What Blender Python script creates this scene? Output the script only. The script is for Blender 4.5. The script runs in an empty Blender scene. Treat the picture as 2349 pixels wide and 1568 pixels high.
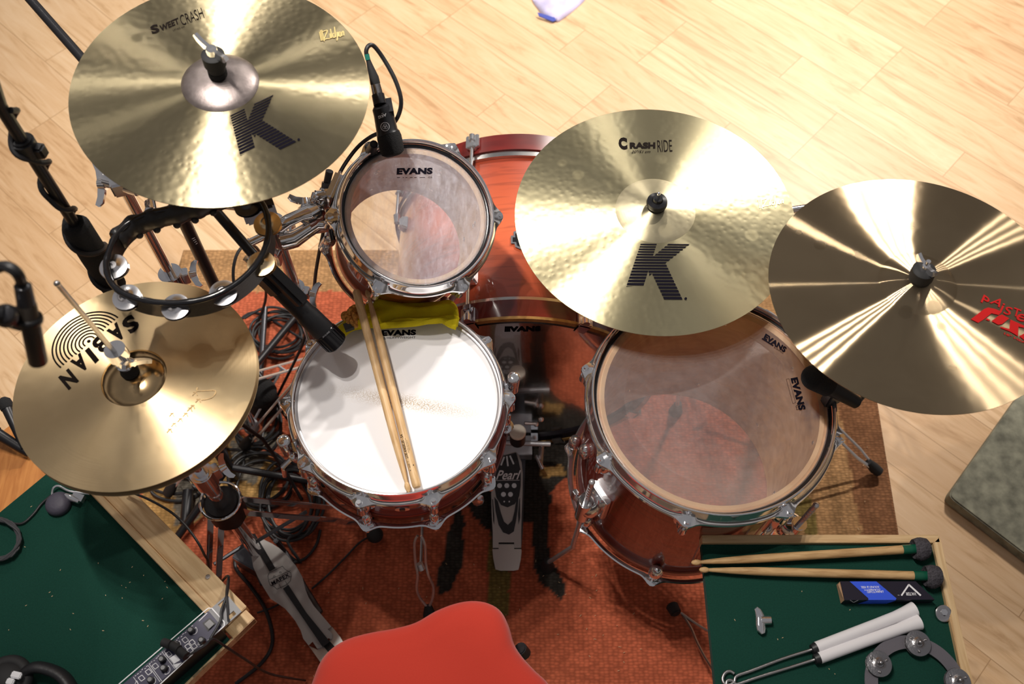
import bpy, bmesh, math, random
from mathutils import Vector, Matrix, noise as mnoise
PI = math.pi
sc = bpy.context.scene
COL = sc.collection
random.seed(4)

# ------------------------------------------------------------------ camera
TH = math.radians(60); FPX = 2284.0; CAMH = 2.2
cam = bpy.data.cameras.new('camera'); camo = bpy.data.objects.new('camera', cam); COL.objects.link(camo)
camo.location = (0, 0, CAMH); camo.rotation_euler = (PI/2 - TH, 0, 0)
cam.sensor_width = 36; cam.lens = 36*FPX/2349.0; cam.clip_start = .05
cam.dof.use_dof = True; cam.dof.focus_distance = 1.78; cam.dof.aperture_fstop = 4.5
sc.camera = camo
sc.view_settings.view_transform = 'Standard'; sc.view_settings.look = 'None'
sc.view_settings.gamma = 1; sc.view_settings.use_curve_mapping = False
sc.view_settings.exposure = 0.0

# ------------------------------------------------------------------ world (dim room: light ceiling, darker walls, bright band added for chrome to reflect)
w = bpy.data.worlds.new('room'); sc.world = w; w.use_nodes = True
nt = w.node_tree; nt.nodes.clear()
wo = nt.nodes.new('ShaderNodeOutputWorld'); bg = nt.nodes.new('ShaderNodeBackground')
tc = nt.nodes.new('ShaderNodeTexCoord'); sx = nt.nodes.new('ShaderNodeSeparateXYZ')
cr = nt.nodes.new('ShaderNodeValToRGB'); nz = nt.nodes.new('ShaderNodeTexNoise'); ad = nt.nodes.new('ShaderNodeMath')
nz.inputs['Scale'].default_value = 2.2; ad.operation = 'MULTIPLY_ADD'; ad.inputs[1].default_value = .35
nt.links.new(tc.outputs['Generated'], sx.inputs[0]); nt.links.new(tc.outputs['Generated'], nz.inputs['Vector'])
nt.links.new(nz.outputs['Fac'], ad.inputs[0]); nt.links.new(sx.outputs['Z'], ad.inputs[2])
nt.links.new(ad.outputs[0], cr.inputs['Fac']); nt.links.new(cr.outputs['Color'], bg.inputs['Color']); nt.links.new(bg.outputs[0], wo.inputs[0])
el = cr.color_ramp.elements
el[0].position = .12; el[0].color = (.10, .08, .07, 1)
el[1].position = .98; el[1].color = (.62, .60, .62, 1)
for p, c in ((.34, (.16, .13, .12)), (.46, (1.7, 1.55, 1.45)), (.54, (.30, .26, .24)), (.66, (.22, .19, .18)), (.80, (.80, .75, .74))):
    e = el.new(p); e.color = (*c, 1)
bg.inputs['Strength'].default_value = .29

# ------------------------------------------------------------------ ceiling spot clusters, plus two added fill lights
def lamp(x, y, z, pw, rad, col, tgt=None, ang=110):
    l = bpy.data.lights.new('ceiling_or_fill_light', 'SPOT' if tgt else 'POINT'); l.energy = pw; l.color = col; l.shadow_soft_size = rad
    o = bpy.data.objects.new('ceiling_or_fill_light', l); COL.objects.link(o); o.location = (x, y, z)
    if tgt:
        l.spot_size = math.radians(ang); l.spot_blend = .9
        o.rotation_euler = (Vector(tgt) - Vector((x, y, z))).to_track_quat('-Z', 'Y').to_euler()
WARM = (1, .93, .85)
for i in range(4):      # cluster nearly over the kit
    k = (i - 1.5)
    lamp(-.65 + k*.115, 1.10 - k*.17, 3.3, 72, .028, WARM, (.05, 1.6, .5), 80)
for i in range(4):      # cluster further into the room, to the right
    k = (i - 1.5)
    lamp(1.62 + k*.13, 3.6 + k*.045, 3.2, 178, .022, WARM, (.2, 2.5, 0), 74)
lamp(-1.9, 3.6, 3.2, 30, .05, WARM)  # added fill light at far left, no known fixture
lamp(0.3, 4.6, 3.1, 55, .12, WARM)  # added fill light behind the kit, brightens the far floor

# ------------------------------------------------------------------ pixel to world helpers (camera rays)
C0 = Vector((0, 0, CAMH)); RR = Vector((1, 0, 0)); FW = Vector((0, math.cos(TH), -math.sin(TH))); UU = Vector((0, math.sin(TH), math.cos(TH)))
def ray(px, py): return RR*((px-1174.5)/FPX) - UU*((py-784)/FPX) + FW
def P(px, py, z):
    d = ray(px, py); return C0 + d*((z-CAMH)/d.z)
def Pn(px, py, c, n):
    d = ray(px, py); return C0 + d*((Vector(c)-C0).dot(n)/d.dot(n))
def Pd(px, py, dep): return C0 + ray(px, py)*dep
def rotmat(n, loc, spin=0):
    n = Vector((n[0], n[1], 1)).normalized(); x = Vector((1, 0, 0)); x = (x - n*x.dot(n)).normalized(); y = n.cross(x)
    m = Matrix((x, y, n)).transposed().to_4x4(); m.translation = Vector(loc)
    return m @ Matrix.Rotation(spin, 4, 'Z')

# ------------------------------------------------------------------ materials
MATS = {}
def nmat(name):
    m = bpy.data.materials.new(name); m.use_nodes = True; nt = m.node_tree; b = nt.nodes['Principled BSDF']; MATS[name] = m
    return m, nt, b
def N(nt, t, **k):
    n = nt.nodes.new(t)
    for a, v in k.items():
        if a in n.inputs: n.inputs[a].default_value = v
        else: setattr(n, a, v)
    return n
def simple(name, col, rough=.5, metal=0, bump=0, bscale=200, var=0, coat=0, spec=.5, vscale=30, sheen=0):
    m, nt, b = nmat(name)
    b.inputs['Base Color'].default_value = (*col, 1); b.inputs['Roughness'].default_value = rough; b.inputs['Metallic'].default_value = metal
    b.inputs['Coat Weight'].default_value = coat; b.inputs['Coat Roughness'].default_value = .08; b.inputs['Specular IOR Level'].default_value = spec
    if sheen: b.inputs['Sheen Weight'].default_value = sheen
    if var:
        t = N(nt, 'ShaderNodeTexCoord'); n = N(nt, 'ShaderNodeTexNoise', Scale=vscale, Detail=5.0); nt.links.new(t.outputs['Object'], n.inputs['Vector'])
        r = N(nt, 'ShaderNodeMapRange'); r.inputs['From Min'].default_value = .3; r.inputs['From Max'].default_value = .7; r.inputs['To Min'].default_value = 1-var; r.inputs['To Max'].default_value = 1+var
        nt.links.new(n.outputs['Fac'], r.inputs['Value'])
        x = N(nt, 'ShaderNodeVectorMath', operation='SCALE'); x.inputs[0].default_value = col; nt.links.new(r.outputs[0], x.inputs['Scale']); nt.links.new(x.outputs[0], b.inputs['Base Color'])
    if bump:
        t = N(nt, 'ShaderNodeTexCoord'); n = N(nt, 'ShaderNodeTexNoise', Scale=bscale, Detail=3.0); nt.links.new(t.outputs['Object'], n.inputs['Vector'])
        bp = N(nt, 'ShaderNodeBump', Strength=bump, Distance=.002); nt.links.new(n.outputs['Fac'], bp.inputs['Height']); nt.links.new(bp.outputs[0], b.inputs['Normal'])
    return m
simple('chrome', (.84, .84, .86), .08, .94)
simple('chrome_dull', (.60, .59, .61), .28, .65)
simple('satin_steel', (.42, .41, .41), .34, 1)
simple('dark_steel', (.10, .10, .11), .3, .8)
simple('black_plastic', (.012, .012, .014), .45, bump=.15)
simple('black_gloss', (.010, .010, .012), .18)
simple('black_rubber', (.014, .014, .015), .7)
simple('black_foam', (.012, .012, .013), .95, bump=.8, bscale=500)
simple('black_metal', (.014, .014, .017), .38, .2)
simple('cable_black', (.016, .016, .018), .5)
simple('cable_grey', (.05, .05, .055), .5)
simple('green_tape', (.02, .22, .17), .5)
simple('ink', (.006, .005, .010), .8, spec=.05)
simple('ink_dark', (.010, .007, .006), .8, spec=.05)
simple('ink_faded', (.30, .20, .09), .4, .5, var=.3, vscale=90)
simple('ink_white', (.85, .85, .88), .5)
simple('ink_red', (.50, .014, .014), .7, spec=.1)
simple('ink_gold', (.85, .66, .28), .4, .6)
simple('ink_grey', (.25, .25, .27), .5)
simple('red_seat', (.46, .040, .024), .95, bump=.25, bscale=900, sheen=.25, spec=.1)
simple('yellow_cloth', (.56, .45, .012), .95, bump=.5, bscale=500, var=.12, spec=.1)
simple('cord_orange', (.62, .30, .08), .9, bump=.6, bscale=400, var=.5, vscale=260, spec=.1)
simple('green_felt', (.008, .052, .036), .92, bump=.5, bscale=900, var=.12, vscale=400, spec=.15, sheen=.05)
simple('white_handle', (.80, .78, .80), .45)
simple('grey_felt', (.075, .07, .08), 1, bump=1.0, bscale=500, var=.45, vscale=300, spec=.1)
simple('green_tube', (.005, .09, .05), .35)
simple('bare_felt', (.92, .86, .74), 1, bump=.4, spec=.1)
simple('card_brown', (.42, .26, .15), .8)
simple('card_black', (.013, .010, .022), .35)
simple('card_blue', (.035, .10, .75), .4)
simple('brass', (.80, .62, .38), .26, 1)
simple('nickel', (.62, .60, .60), .16, 1, var=.15)
simple('jingle_bright', (.85, .84, .86), .2, 1, var=.1)
simple('mic_bronze', (.07, .058, .048), .35, .6)
simple('jingle_steel', (.38, .37, .38), .28, 1, bump=.3, bscale=300)
simple('grey_plate', (.16, .15, .17), .45, .4, bump=.15, bscale=900)
simple('panel_blue', (.022, .020, .055), .4, .1)
simple('knob_grey', (.20, .20, .21), .4)
simple('silver_paint', (.50, .48, .46), .5, .2, bump=.12, bscale=1200)
simple('silver_light', (.62, .61, .60), .35, .75)
simple('stone', (.21, .205, .15), .85, bump=.5, bscale=60, var=.4, vscale=38)
simple('packet', (.60, .56, .80), .5, var=.2, vscale=20)
simple('packet_blue', (.06, .09, .45), .4)
simple('wood_chip', (.62, .45, .26), .8)
simple('orange_wood', (.50, .19, .045), .45, var=.3, vscale=14)
simple('black_hoop', (.010, .008, .012), .25)
simple('silver_band', (.62, .60, .58), .2, 1, var=.1)
simple('gold_band', (.50, .30, .10), .35, .5, var=.3, vscale=60)

def wood(name, c1, c2, axis, scale=9, stretch=14, rough=.5, coat=0, spec=.4):
    """long-grained timber; axis = grain direction in object space"""
    m, nt, b = nmat(name)
    t = N(nt, 'ShaderNodeTexCoord'); mp = N(nt, 'ShaderNodeMapping'); nt.links.new(t.outputs['Object'], mp.inputs['Vector'])
    s = [stretch]*3; s[axis] = 1.0; mp.inputs['Scale'].default_value = s
    n = N(nt, 'ShaderNodeTexNoise', Scale=float(scale), Detail=6.0, Distortion=.6); nt.links.new(mp.outputs[0], n.inputs['Vector'])
    r = N(nt, 'ShaderNodeValToRGB'); nt.links.new(n.outputs['Fac'], r.inputs['Fac'])
    r.color_ramp.elements[0].position = .33; r.color_ramp.elements[0].color = (*c2, 1); r.color_ramp.elements[1].position = .62; r.color_ramp.elements[1].color = (*c1, 1)
    nt.links.new(r.outputs['Color'], b.inputs['Base Color']); b.inputs['Roughness'].default_value = rough
    b.inputs['Coat Weight'].default_value = coat; b.inputs['Coat Roughness'].default_value = .04; b.inputs['Specular IOR Level'].default_value = spec
    return m
wood('pine_x', (.74, .54, .30), (.55, .35, .17), 0)
wood('orange_wood_grain', (.56, .23, .06), (.40, .14, .03), 1, 9, 9, .45)
wood('pine_y', (.74, .54, .30), (.55, .35, .17), 1)
wood('stick_wood', (.74, .50, .26), (.52, .31, .13), 2, 22, 8, .45)
wood('stick_worn', (.62, .40, .19), (.38, .22, .09), 2, 22, 8, .5)
wood('maple_inside', (.74, .46, .24), (.56, .32, .15), 0, 9, 4, .5)
wood('bearing_edge', (.82, .60, .36), (.70, .46, .25), 0, 9, 3, .5)

def burst(name, mid, end, axis, lo, hi, dark):
    """glossy stained shell: orange centre fading to dark red at both ends (its own finish)"""
    m, nt, b = nmat(name)
    t = N(nt, 'ShaderNodeTexCoord'); s = N(nt, 'ShaderNodeSeparateXYZ'); nt.links.new(t.outputs['Object'], s.inputs[0])
    mr = N(nt, 'ShaderNodeMapRange'); mr.inputs['From Min'].default_value = lo; mr.inputs['From Max'].default_value = hi; nt.links.new(s.outputs[axis], mr.inputs['Value'])
    rp = N(nt, 'ShaderNodeValToRGB'); nt.links.new(mr.outputs[0], rp.inputs['Fac']); e = rp.color_ramp.elements
    e[0].color = (*end, 1); e[1].color = (*end, 1); q = e.new(.5); q.color = (*mid, 1); q = e.new(.16); q.color = (*[a*.6+b_*.4 for a, b_ in zip(end, mid)], 1); q = e.new(.84); q.color = (*[a*.6+b_*.4 for a, b_ in zip(end, mid)], 1)
    mp = N(nt, 'ShaderNodeMapping'); nt.links.new(t.outputs['Object'], mp.inputs['Vector']); sv = [3, 3, 3]; sv[axis] = 34; mp.inputs['Scale'].default_value = sv
    n = N(nt, 'ShaderNodeTexNoise', Scale=2.6, Detail=7.0, Distortion=1.2); nt.links.new(mp.outputs[0], n.inputs['Vector'])
    r2 = N(nt, 'ShaderNodeValToRGB'); nt.links.new(n.outputs['Fac'], r2.inputs['Fac']); r2.color_ramp.elements[0].position = .36; r2.color_ramp.elements[0].color = (dark, dark, dark, 1); r2.color_ramp.elements[1].position = .50; r2.color_ramp.elements[1].color = (1, 1, 1, 1)
    mx = N(nt, 'ShaderNodeMix', data_type='RGBA', blend_type='MULTIPLY'); mx.inputs['Factor'].default_value = 1
    nt.links.new(rp.outputs['Color'], mx.inputs[6]); nt.links.new(r2.outputs['Color'], mx.inputs[7]); nt.links.new(mx.outputs[2], b.inputs['Base Color'])
    b.inputs['Roughness'].default_value = .35; b.inputs['Coat Weight'].default_value = 1; b.inputs['Coat Roughness'].default_value = .03
burst('shell_bass', (.64, .125, .040), (.20, .010, .006), 1, 0, .46, .74)
burst('shell_floor', (.25, .026, .010), (.13, .008, .005), 2, -.37, 0, .6)
burst('shell_rack', (.36, .05, .016), (.16, .010, .005), 2, -.2, 0, .6)
burst('shell_snare', (.30, .035, .012), (.26, .022, .008), 2, -.14, 0, .6)
wood('hoop_wood', (.17, .012, .008), (.09, .006, .005), 0, 6, 3, .3, 1)

def floor_mat():
    m, nt, b = nmat('laminate_planks')
    t = N(nt, 'ShaderNodeTexCoord'); mp = N(nt, 'ShaderNodeMapping'); mp.inputs['Rotation'].default_value = (0, 0, math.radians(42.8)); mp.inputs['Location'].default_value = (.13, .043, 0)
    nt.links.new(t.outputs['Object'], mp.inputs['Vector'])
    br = N(nt, 'ShaderNodeTexBrick', Scale=1.0); br.inputs['Mortar Size'].default_value = .0012; br.inputs['Mortar Smooth'].default_value = .3; br.inputs['Bias'].default_value = 0
    br.inputs['Brick Width'].default_value = .56; br.inputs['Row Height'].default_value = .122; br.offset = .37; br.offset_frequency = 3
    br.inputs['Color1'].default_value = (0, 0, 0, 1); br.inputs['Color2'].default_value = (1, 1, 1, 1); br.inputs['Mortar'].default_value = (.5, .5, .5, 1)
    nt.links.new(mp.outputs[0], br.inputs['Vector'])
    # grain, shifted per plank
    sh = N(nt, 'ShaderNodeVectorMath', operation='MULTIPLY_ADD'); sh.inputs[1].default_value = (7, 5, 3); nt.links.new(br.outputs['Color'], sh.inputs[0]); nt.links.new(mp.outputs[0], sh.inputs[2])
    m2 = N(nt, 'ShaderNodeMapping'); m2.inputs['Scale'].default_value = (1.1, 9, 1); nt.links.new(sh.outputs[0], m2.inputs['Vector'])
    n = N(nt, 'ShaderNodeTexNoise', Scale=3.0, Detail=8.0, Distortion=1.6, Roughness=.62); nt.links.new(m2.outputs[0], n.inputs['Vector'])
    r = N(nt, 'ShaderNodeValToRGB'); nt.links.new(n.outputs['Fac'], r.inputs['Fac']); e = r.color_ramp.elements
    e[0].position = .28; e[0].color = (.50, .30, .145, 1); e[1].position = .75; e[1].color = (.80, .585, .375, 1); q = e.new(.47); q.color = (.71, .48, .275, 1)
    r3 = N(nt, 'ShaderNodeValToRGB'); nt.links.new(br.outputs['Color'], r3.inputs['Fac']); r3.color_ramp.elements[0].color = (.86, .80, .74, 1); r3.color_ramp.elements[1].color = (1.0, 1.0, 1.0, 1)
    mx = N(nt, 'ShaderNodeMix', data_type='RGBA', blend_type='MULTIPLY'); mx.inputs['Factor'].default_value = 1; nt.links.new(r.outputs['Color'], mx.inputs[6]); nt.links.new(r3.outputs['Color'], mx.inputs[7])
    mo = N(nt, 'ShaderNodeMix', data_type='RGBA'); nt.links.new(br.outputs['Fac'], mo.inputs['Factor']); nt.links.new(mx.outputs[2], mo.inputs[6]); mo.inputs[7].default_value = (.42, .25, .12, 1)
    nt.links.new(mo.outputs[2], b.inputs['Base Color']); b.inputs['Roughness'].default_value = .42; b.inputs['Specular IOR Level'].default_value = .5
floor_mat()

def cym_mat(name, col, col2, rough, aniso, hammer, hscale, ring, ringf, blotch=.5):
    """lathe-turned bronze: strongly anisotropic gloss round the axis, hammer marks, finger marks"""
    m = bpy.data.materials.new(name); m.use_nodes = True; nt = m.node_tree; nt.nodes.clear(); MATS[name] = m
    o = N(nt, 'ShaderNodeOutputMaterial'); b = N(nt, 'ShaderNodeBsdfAnisotropic'); nt.links.new(b.outputs[0], o.inputs['Surface'])
    t = N(nt, 'ShaderNodeTexCoord')
    n = N(nt, 'ShaderNodeTexNoise', Scale=9.0, Detail=5.0, Distortion=.5); nt.links.new(t.outputs['Object'], n.inputs['Vector'])
    r = N(nt, 'ShaderNodeValToRGB'); nt.links.new(n.outputs['Fac'], r.inputs['Fac']); r.color_ramp.elements[0].position = .5-.28*blotch; r.color_ramp.elements[1].position = .5+.3*blotch
    r.color_ramp.elements[0].color = (*col2, 1); r.color_ramp.elements[1].color = (*col, 1)
    v = N(nt, 'ShaderNodeTexVoronoi', Scale=19.0); v.feature = 'F1'; nt.links.new(t.outputs['Object'], v.inputs['Vector'])
    vr = N(nt, 'ShaderNodeMapRange'); vr.inputs['From Min'].default_value = .20; vr.inputs['From Max'].default_value = .27; vr.inputs['To Min'].default_value = 1; vr.inputs['To Max'].default_value = 0; nt.links.new(v.outputs['Distance'], vr.inputs['Value'])
    n3 = N(nt, 'ShaderNodeTexNoise', Scale=7.0); nt.links.new(t.outputs['Object'], n3.inputs['Vector'])
    gt = N(nt, 'ShaderNodeMapRange'); gt.inputs['From Min'].default_value = .50; gt.inputs['From Max'].default_value = .62; nt.links.new(n3.outputs['Fac'], gt.inputs['Value'])
    ml = N(nt, 'ShaderNodeMath', operation='MULTIPLY'); nt.links.new(vr.outputs[0], ml.inputs[0]); nt.links.new(gt.outputs[0], ml.inputs[1])
    ro = N(nt, 'ShaderNodeMath', operation='MULTIPLY_ADD'); ro.inputs[1].default_value = .12; ro.inputs[2].default_value = rough; nt.links.new(ml.outputs[0], ro.inputs[0]); nt.links.new(ro.outputs[0], b.inputs['Roughness'])
    nt.links.new(r.outputs['Color'], b.inputs['Color'])
    b.inputs['Anisotropy'].default_value = aniso
    tg = N(nt, 'ShaderNodeTangent', direction_type='RADIAL', axis='Z'); nt.links.new(tg.outputs[0], b.inputs['Tangent']); b.inputs['Rotation'].default_value = CYM_ROT
    h = N(nt, 'ShaderNodeTexVoronoi', Scale=hscale); h.feature = 'SMOOTH_F1'; nt.links.new(t.outputs['Object'], h.inputs['Vector'])
    b1 = N(nt, 'ShaderNodeBump', Strength=hammer, Distance=.004); nt.links.new(h.outputs['Distance'], b1.inputs['Height'])
    ln = N(nt, 'ShaderNodeVectorMath', operation='MULTIPLY'); ln.inputs[1].default_value = (1, 1, 0); nt.links.new(t.outputs['Object'], ln.inputs[0])
    le = N(nt, 'ShaderNodeVectorMath', operation='LENGTH'); nt.links.new(ln.outputs[0], le.inputs[0])
    cx = N(nt, 'ShaderNodeCombineXYZ'); nt.links.new(le.outputs['Value'], cx.inputs[0])
    rn = N(nt, 'ShaderNodeTexNoise', Scale=ringf, Detail=3.0); nt.links.new(cx.outputs[0], rn.inputs['Vector'])
    b2 = N(nt, 'ShaderNodeBump', Strength=ring, Distance=.0008); nt.links.new(rn.outputs['Fac'], b2.inputs['Height']); nt.links.new(b1.outputs[0], b2.inputs['Normal'])
    nt.links.new(b2.outputs[0], b.inputs['Normal'])
CYM_ROT = 0.0
cym_mat('bronze_sweet', (.54, .46, .29), (.45, .385, .24), .40, .70, .055, 95, .12, 300)
cym_mat('bronze_ride', (.66, .59, .37), (.59, .52, .32), .38, .70, .045, 90, .12, 300)
cym_mat('bronze_heavy', (.56, .43, .265), (.49, .37, .225), .215, .875, .010, 55, .12, 420)
cym_mat('bell_ride', (.70, .62, .42), (.62, .55, .36), .40, .6, .04, 90, .15, 300)
cym_mat('bronze_hat', (.76, .58, .34), (.66, .49, .28), .42, .6, .03, 45, .2, 420)
simple('bell_raw', (.30, .255, .245), .40, .9, var=.2, bump=.25, bscale=60, vscale=60)
simple('bell_hat', (.60, .42, .22), .16, 1, var=.15, bump=.06, bscale=40)
simple('ink_pad', (.06, .055, .08), .6, bump=.2)

def film(name, haze, haze_col, rough, gl, bump, bscale, tint=(1, 1, 1), stretch=(1, 1, 1), lo=.35, hi=.7):
    """clear plastic drum head: see-through film with scuffs and gloss"""
    m = bpy.data.materials.new(name); m.use_nodes = True; nt = m.node_tree; nt.nodes.clear(); MATS[name] = m
    o = N(nt, 'ShaderNodeOutputMaterial'); tr = N(nt, 'ShaderNodeBsdfTransparent'); tr.inputs[0].default_value = (*tint, 1)
    g = N(nt, 'ShaderNodeBsdfGlossy'); g.inputs['Roughness'].default_value = rough; g.inputs['Color'].default_value = (1, 1, 1, 1)
    g2 = N(nt, 'ShaderNodeBsdfGlossy'); g2.inputs['Roughness'].default_value = .03
    d = N(nt, 'ShaderNodeBsdfDiffuse'); d.inputs['Color'].default_value = (*haze_col, 1)
    t = N(nt, 'ShaderNodeTexCoord'); mp = N(nt, 'ShaderNodeMapping'); mp.inputs['Scale'].default_value = stretch; nt.links.new(t.outputs['Object'], mp.inputs['Vector'])
    n = N(nt, 'ShaderNodeTexNoise', Scale=bscale, Detail=6.0, Roughness=.7); nt.links.new(mp.outputs[0], n.inputs['Vector'])
    bp = N(nt, 'ShaderNodeBump', Strength=bump, Distance=.001); nt.links.new(n.outputs['Fac'], bp.inputs['Height']); nt.links.new(bp.outputs[0], g.inputs['Normal'])
    mr = N(nt, 'ShaderNodeMapRange'); mr.inputs['From Min'].default_value = lo; mr.inputs['From Max'].default_value = hi; mr.inputs['To Min'].default_value = haze*.35; mr.inputs['To Max'].default_value = haze*1.5
    n4 = N(nt, 'ShaderNodeTexNoise', Scale=bscale*.25, Detail=8.0, Roughness=.75); nt.links.new(mp.outputs[0], n4.inputs['Vector']); nt.links.new(n4.outputs['Fac'], mr.inputs['Value'])
    a = N(nt, 'ShaderNodeMixShader'); nt.links.new(mr.outputs[0], a.inputs['Fac']); nt.links.new(tr.outputs[0], a.inputs[1]); nt.links.new(d.outputs[0], a.inputs[2])
    fr = N(nt, 'ShaderNodeFresnel', IOR=1.45); f2 = N(nt, 'ShaderNodeMath', operation='MULTIPLY_ADD'); f2.inputs[1].default_value = 1.0; f2.inputs[2].default_value = gl; nt.links.new(fr.outputs[0], f2.inputs[0])
    c = N(nt, 'ShaderNodeMixShader'); nt.links.new(f2.outputs[0], c.inputs['Fac']); nt.links.new(a.outputs[0], c.inputs[1])
    gm = N(nt, 'ShaderNodeMixShader'); gm.inputs['Fac'].default_value = .5; nt.links.new(g.outputs[0], gm.inputs[1]); nt.links.new(g2.outputs[0], gm.inputs[2])
    nt.links.new(gm.outputs[0], c.inputs[2]); nt.links.new(c.outputs[0], o.inputs['Surface'])
film('head_rack', .24, (.80, .77, .90), .26, .13, 1.6, 260, stretch=(1, .35, 1))
film('head_floor', .15, (.72, .66, .66), .18, .05, .3, 160, lo=.1, hi=.9, tint=(.97, .94, .92))
film('head_bass', .05, (.45, .40, .38), .15, .02, .2, 60, tint=(.45, .42, .42))
film('head_cloudy', .48, (.42, .33, .27), .2, .03, .1, 120, lo=.1, hi=.9)
film('head_resonant', .03, (.7, .7, .7), .1, .02, .1, 100)

def snare_head():
    m, nt, b = nmat('coated_head')
    t = N(nt, 'ShaderNodeTexCoord'); s = N(nt, 'ShaderNodeSeparateXYZ'); nt.links.new(t.outputs['Object'], s.inputs[0])
    # soft brown band across the head with a denser middle
    y2 = N(nt, 'ShaderNodeMath', operation='MULTIPLY_ADD'); y2.inputs[1].default_value = .17; nt.links.new(s.outputs[0], y2.inputs[0]); nt.links.new(s.outputs[1], y2.inputs[2])
    y3 = N(nt, 'ShaderNodeMath', operation='SUBTRACT'); nt.links.new(y2.outputs[0], y3.inputs[0]); y3.inputs[1].default_value = -.004
    ab = N(nt, 'ShaderNodeMath', operation='ABSOLUTE'); nt.links.new(y3.outputs[0], ab.inputs[0])
    r1 = N(nt, 'ShaderNodeMapRange', interpolation_type='SMOOTHSTEP'); r1.inputs['From Min'].default_value = 0; r1.inputs['From Max'].default_value = .022; r1.inputs['To Min'].default_value = 1; r1.inputs['To Max'].default_value = 0; nt.links.new(ab.outputs[0], r1.inputs['Value'])
    xx = N(nt, 'ShaderNodeMath', operation='SUBTRACT'); nt.links.new(s.outputs[0], xx.inputs[0]); xx.inputs[1].default_value = .02
    ax = N(nt, 'ShaderNodeMath', operation='ABSOLUTE'); nt.links.new(xx.outputs[0], ax.inputs[0])
    r2 = N(nt, 'ShaderNodeMapRange', interpolation_type='SMOOTHSTEP'); r2.inputs['From Min'].default_value = 0; r2.inputs['From Max'].default_value = .16; r2.inputs['To Min'].default_value = 1.0; r2.inputs['To Max'].default_value = .05; nt.links.new(ax.outputs[0], r2.inputs['Value'])
    n = N(nt, 'ShaderNodeTexNoise', Scale=420.0, Detail=4.0); nt.links.new(t.outputs['Object'], n.inputs['Vector'])
    nr = N(nt, 'ShaderNodeMapRange'); nr.inputs['From Min'].default_value = .4; nr.inputs['From Max'].default_value = .6; nt.links.new(n.outputs['Fac'], nr.inputs['Value'])
    m1 = N(nt, 'ShaderNodeMath', operation='MULTIPLY'); nt.links.new(r1.outputs[0], m1.inputs[0]); nt.links.new(r2.outputs[0], m1.inputs[1])
    m2 = N(nt, 'ShaderNodeMath', operation='MULTIPLY'); nt.links.new(m1.outputs[0], m2.inputs[0]); nt.links.new(nr.outputs[0], m2.inputs[1])
    mx = N(nt, 'ShaderNodeMix', data_type='RGBA'); nt.links.new(m2.outputs[0], mx.inputs['Factor']); mx.inputs[6].default_value = (.86, .85, .87, 1); mx.inputs[7].default_value = (.42, .33, .22, 1)
    nt.links.new(mx.outputs[2], b.inputs['Base Color']); b.inputs['Roughness'].default_value = .6; b.inputs['Specular IOR Level'].default_value = .3
snare_head()

def rug_mat():
    m, nt, b = nmat('woven_rug')
    a = N(nt, 'ShaderNodeAttribute'); a.attribute_name = 'pattern'
    t = N(nt, 'ShaderNodeTexCoord'); mp = N(nt, 'ShaderNodeMapping'); mp.inputs['Scale'].default_value = (1, 1.7, 1); nt.links.new(t.outputs['Object'], mp.inputs['Vector'])
    v = N(nt, 'ShaderNodeTexVoronoi', Scale=95.0); v.inputs['Randomness'].default_value = .45; nt.links.new(mp.outputs[0], v.inputs['Vector'])
    n = N(nt, 'ShaderNodeTexNoise', Scale=26.0, Detail=6.0); nt.links.new(t.outputs['Object'], n.inputs['Vector'])
    r = N(nt, 'ShaderNodeMapRange'); r.inputs['From Min'].default_value = 0; r.inputs['From Max'].default_value = .7; r.inputs['To Min'].default_value = 1.25; r.inputs['To Max'].default_value = .62; nt.links.new(v.outputs['Distance'], r.inputs['Value'])
    r2 = N(nt, 'ShaderNodeMapRange'); r2.inputs['From Min'].default_value = .3; r2.inputs['From Max'].default_value = .7; r2.inputs['To Min'].default_value = 1.0; r2.inputs['To Max'].default_value = 1.2; nt.links.new(n.outputs['Fac'], r2.inputs['Value'])
    mu = N(nt, 'ShaderNodeMath', operation='MULTIPLY'); nt.links.new(r.outputs[0], mu.inputs[0]); nt.links.new(r2.outputs[0], mu.inputs[1])
    x = N(nt, 'ShaderNodeVectorMath', operation='SCALE'); nt.links.new(a.outputs['Color'], x.inputs[0]); nt.links.new(mu.outputs[0], x.inputs['Scale']); nt.links.new(x.outputs[0], b.inputs['Base Color'])
    bp = N(nt, 'ShaderNodeBump', Strength=.7, Distance=.003); bp.invert = True; nt.links.new(v.outputs['Distance'], bp.inputs['Height']); nt.links.new(bp.outputs[0], b.inputs['Normal'])
    b.inputs['Roughness'].default_value = .95; b.inputs['Specular IOR Level'].default_value = .1
rug_mat()

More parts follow.
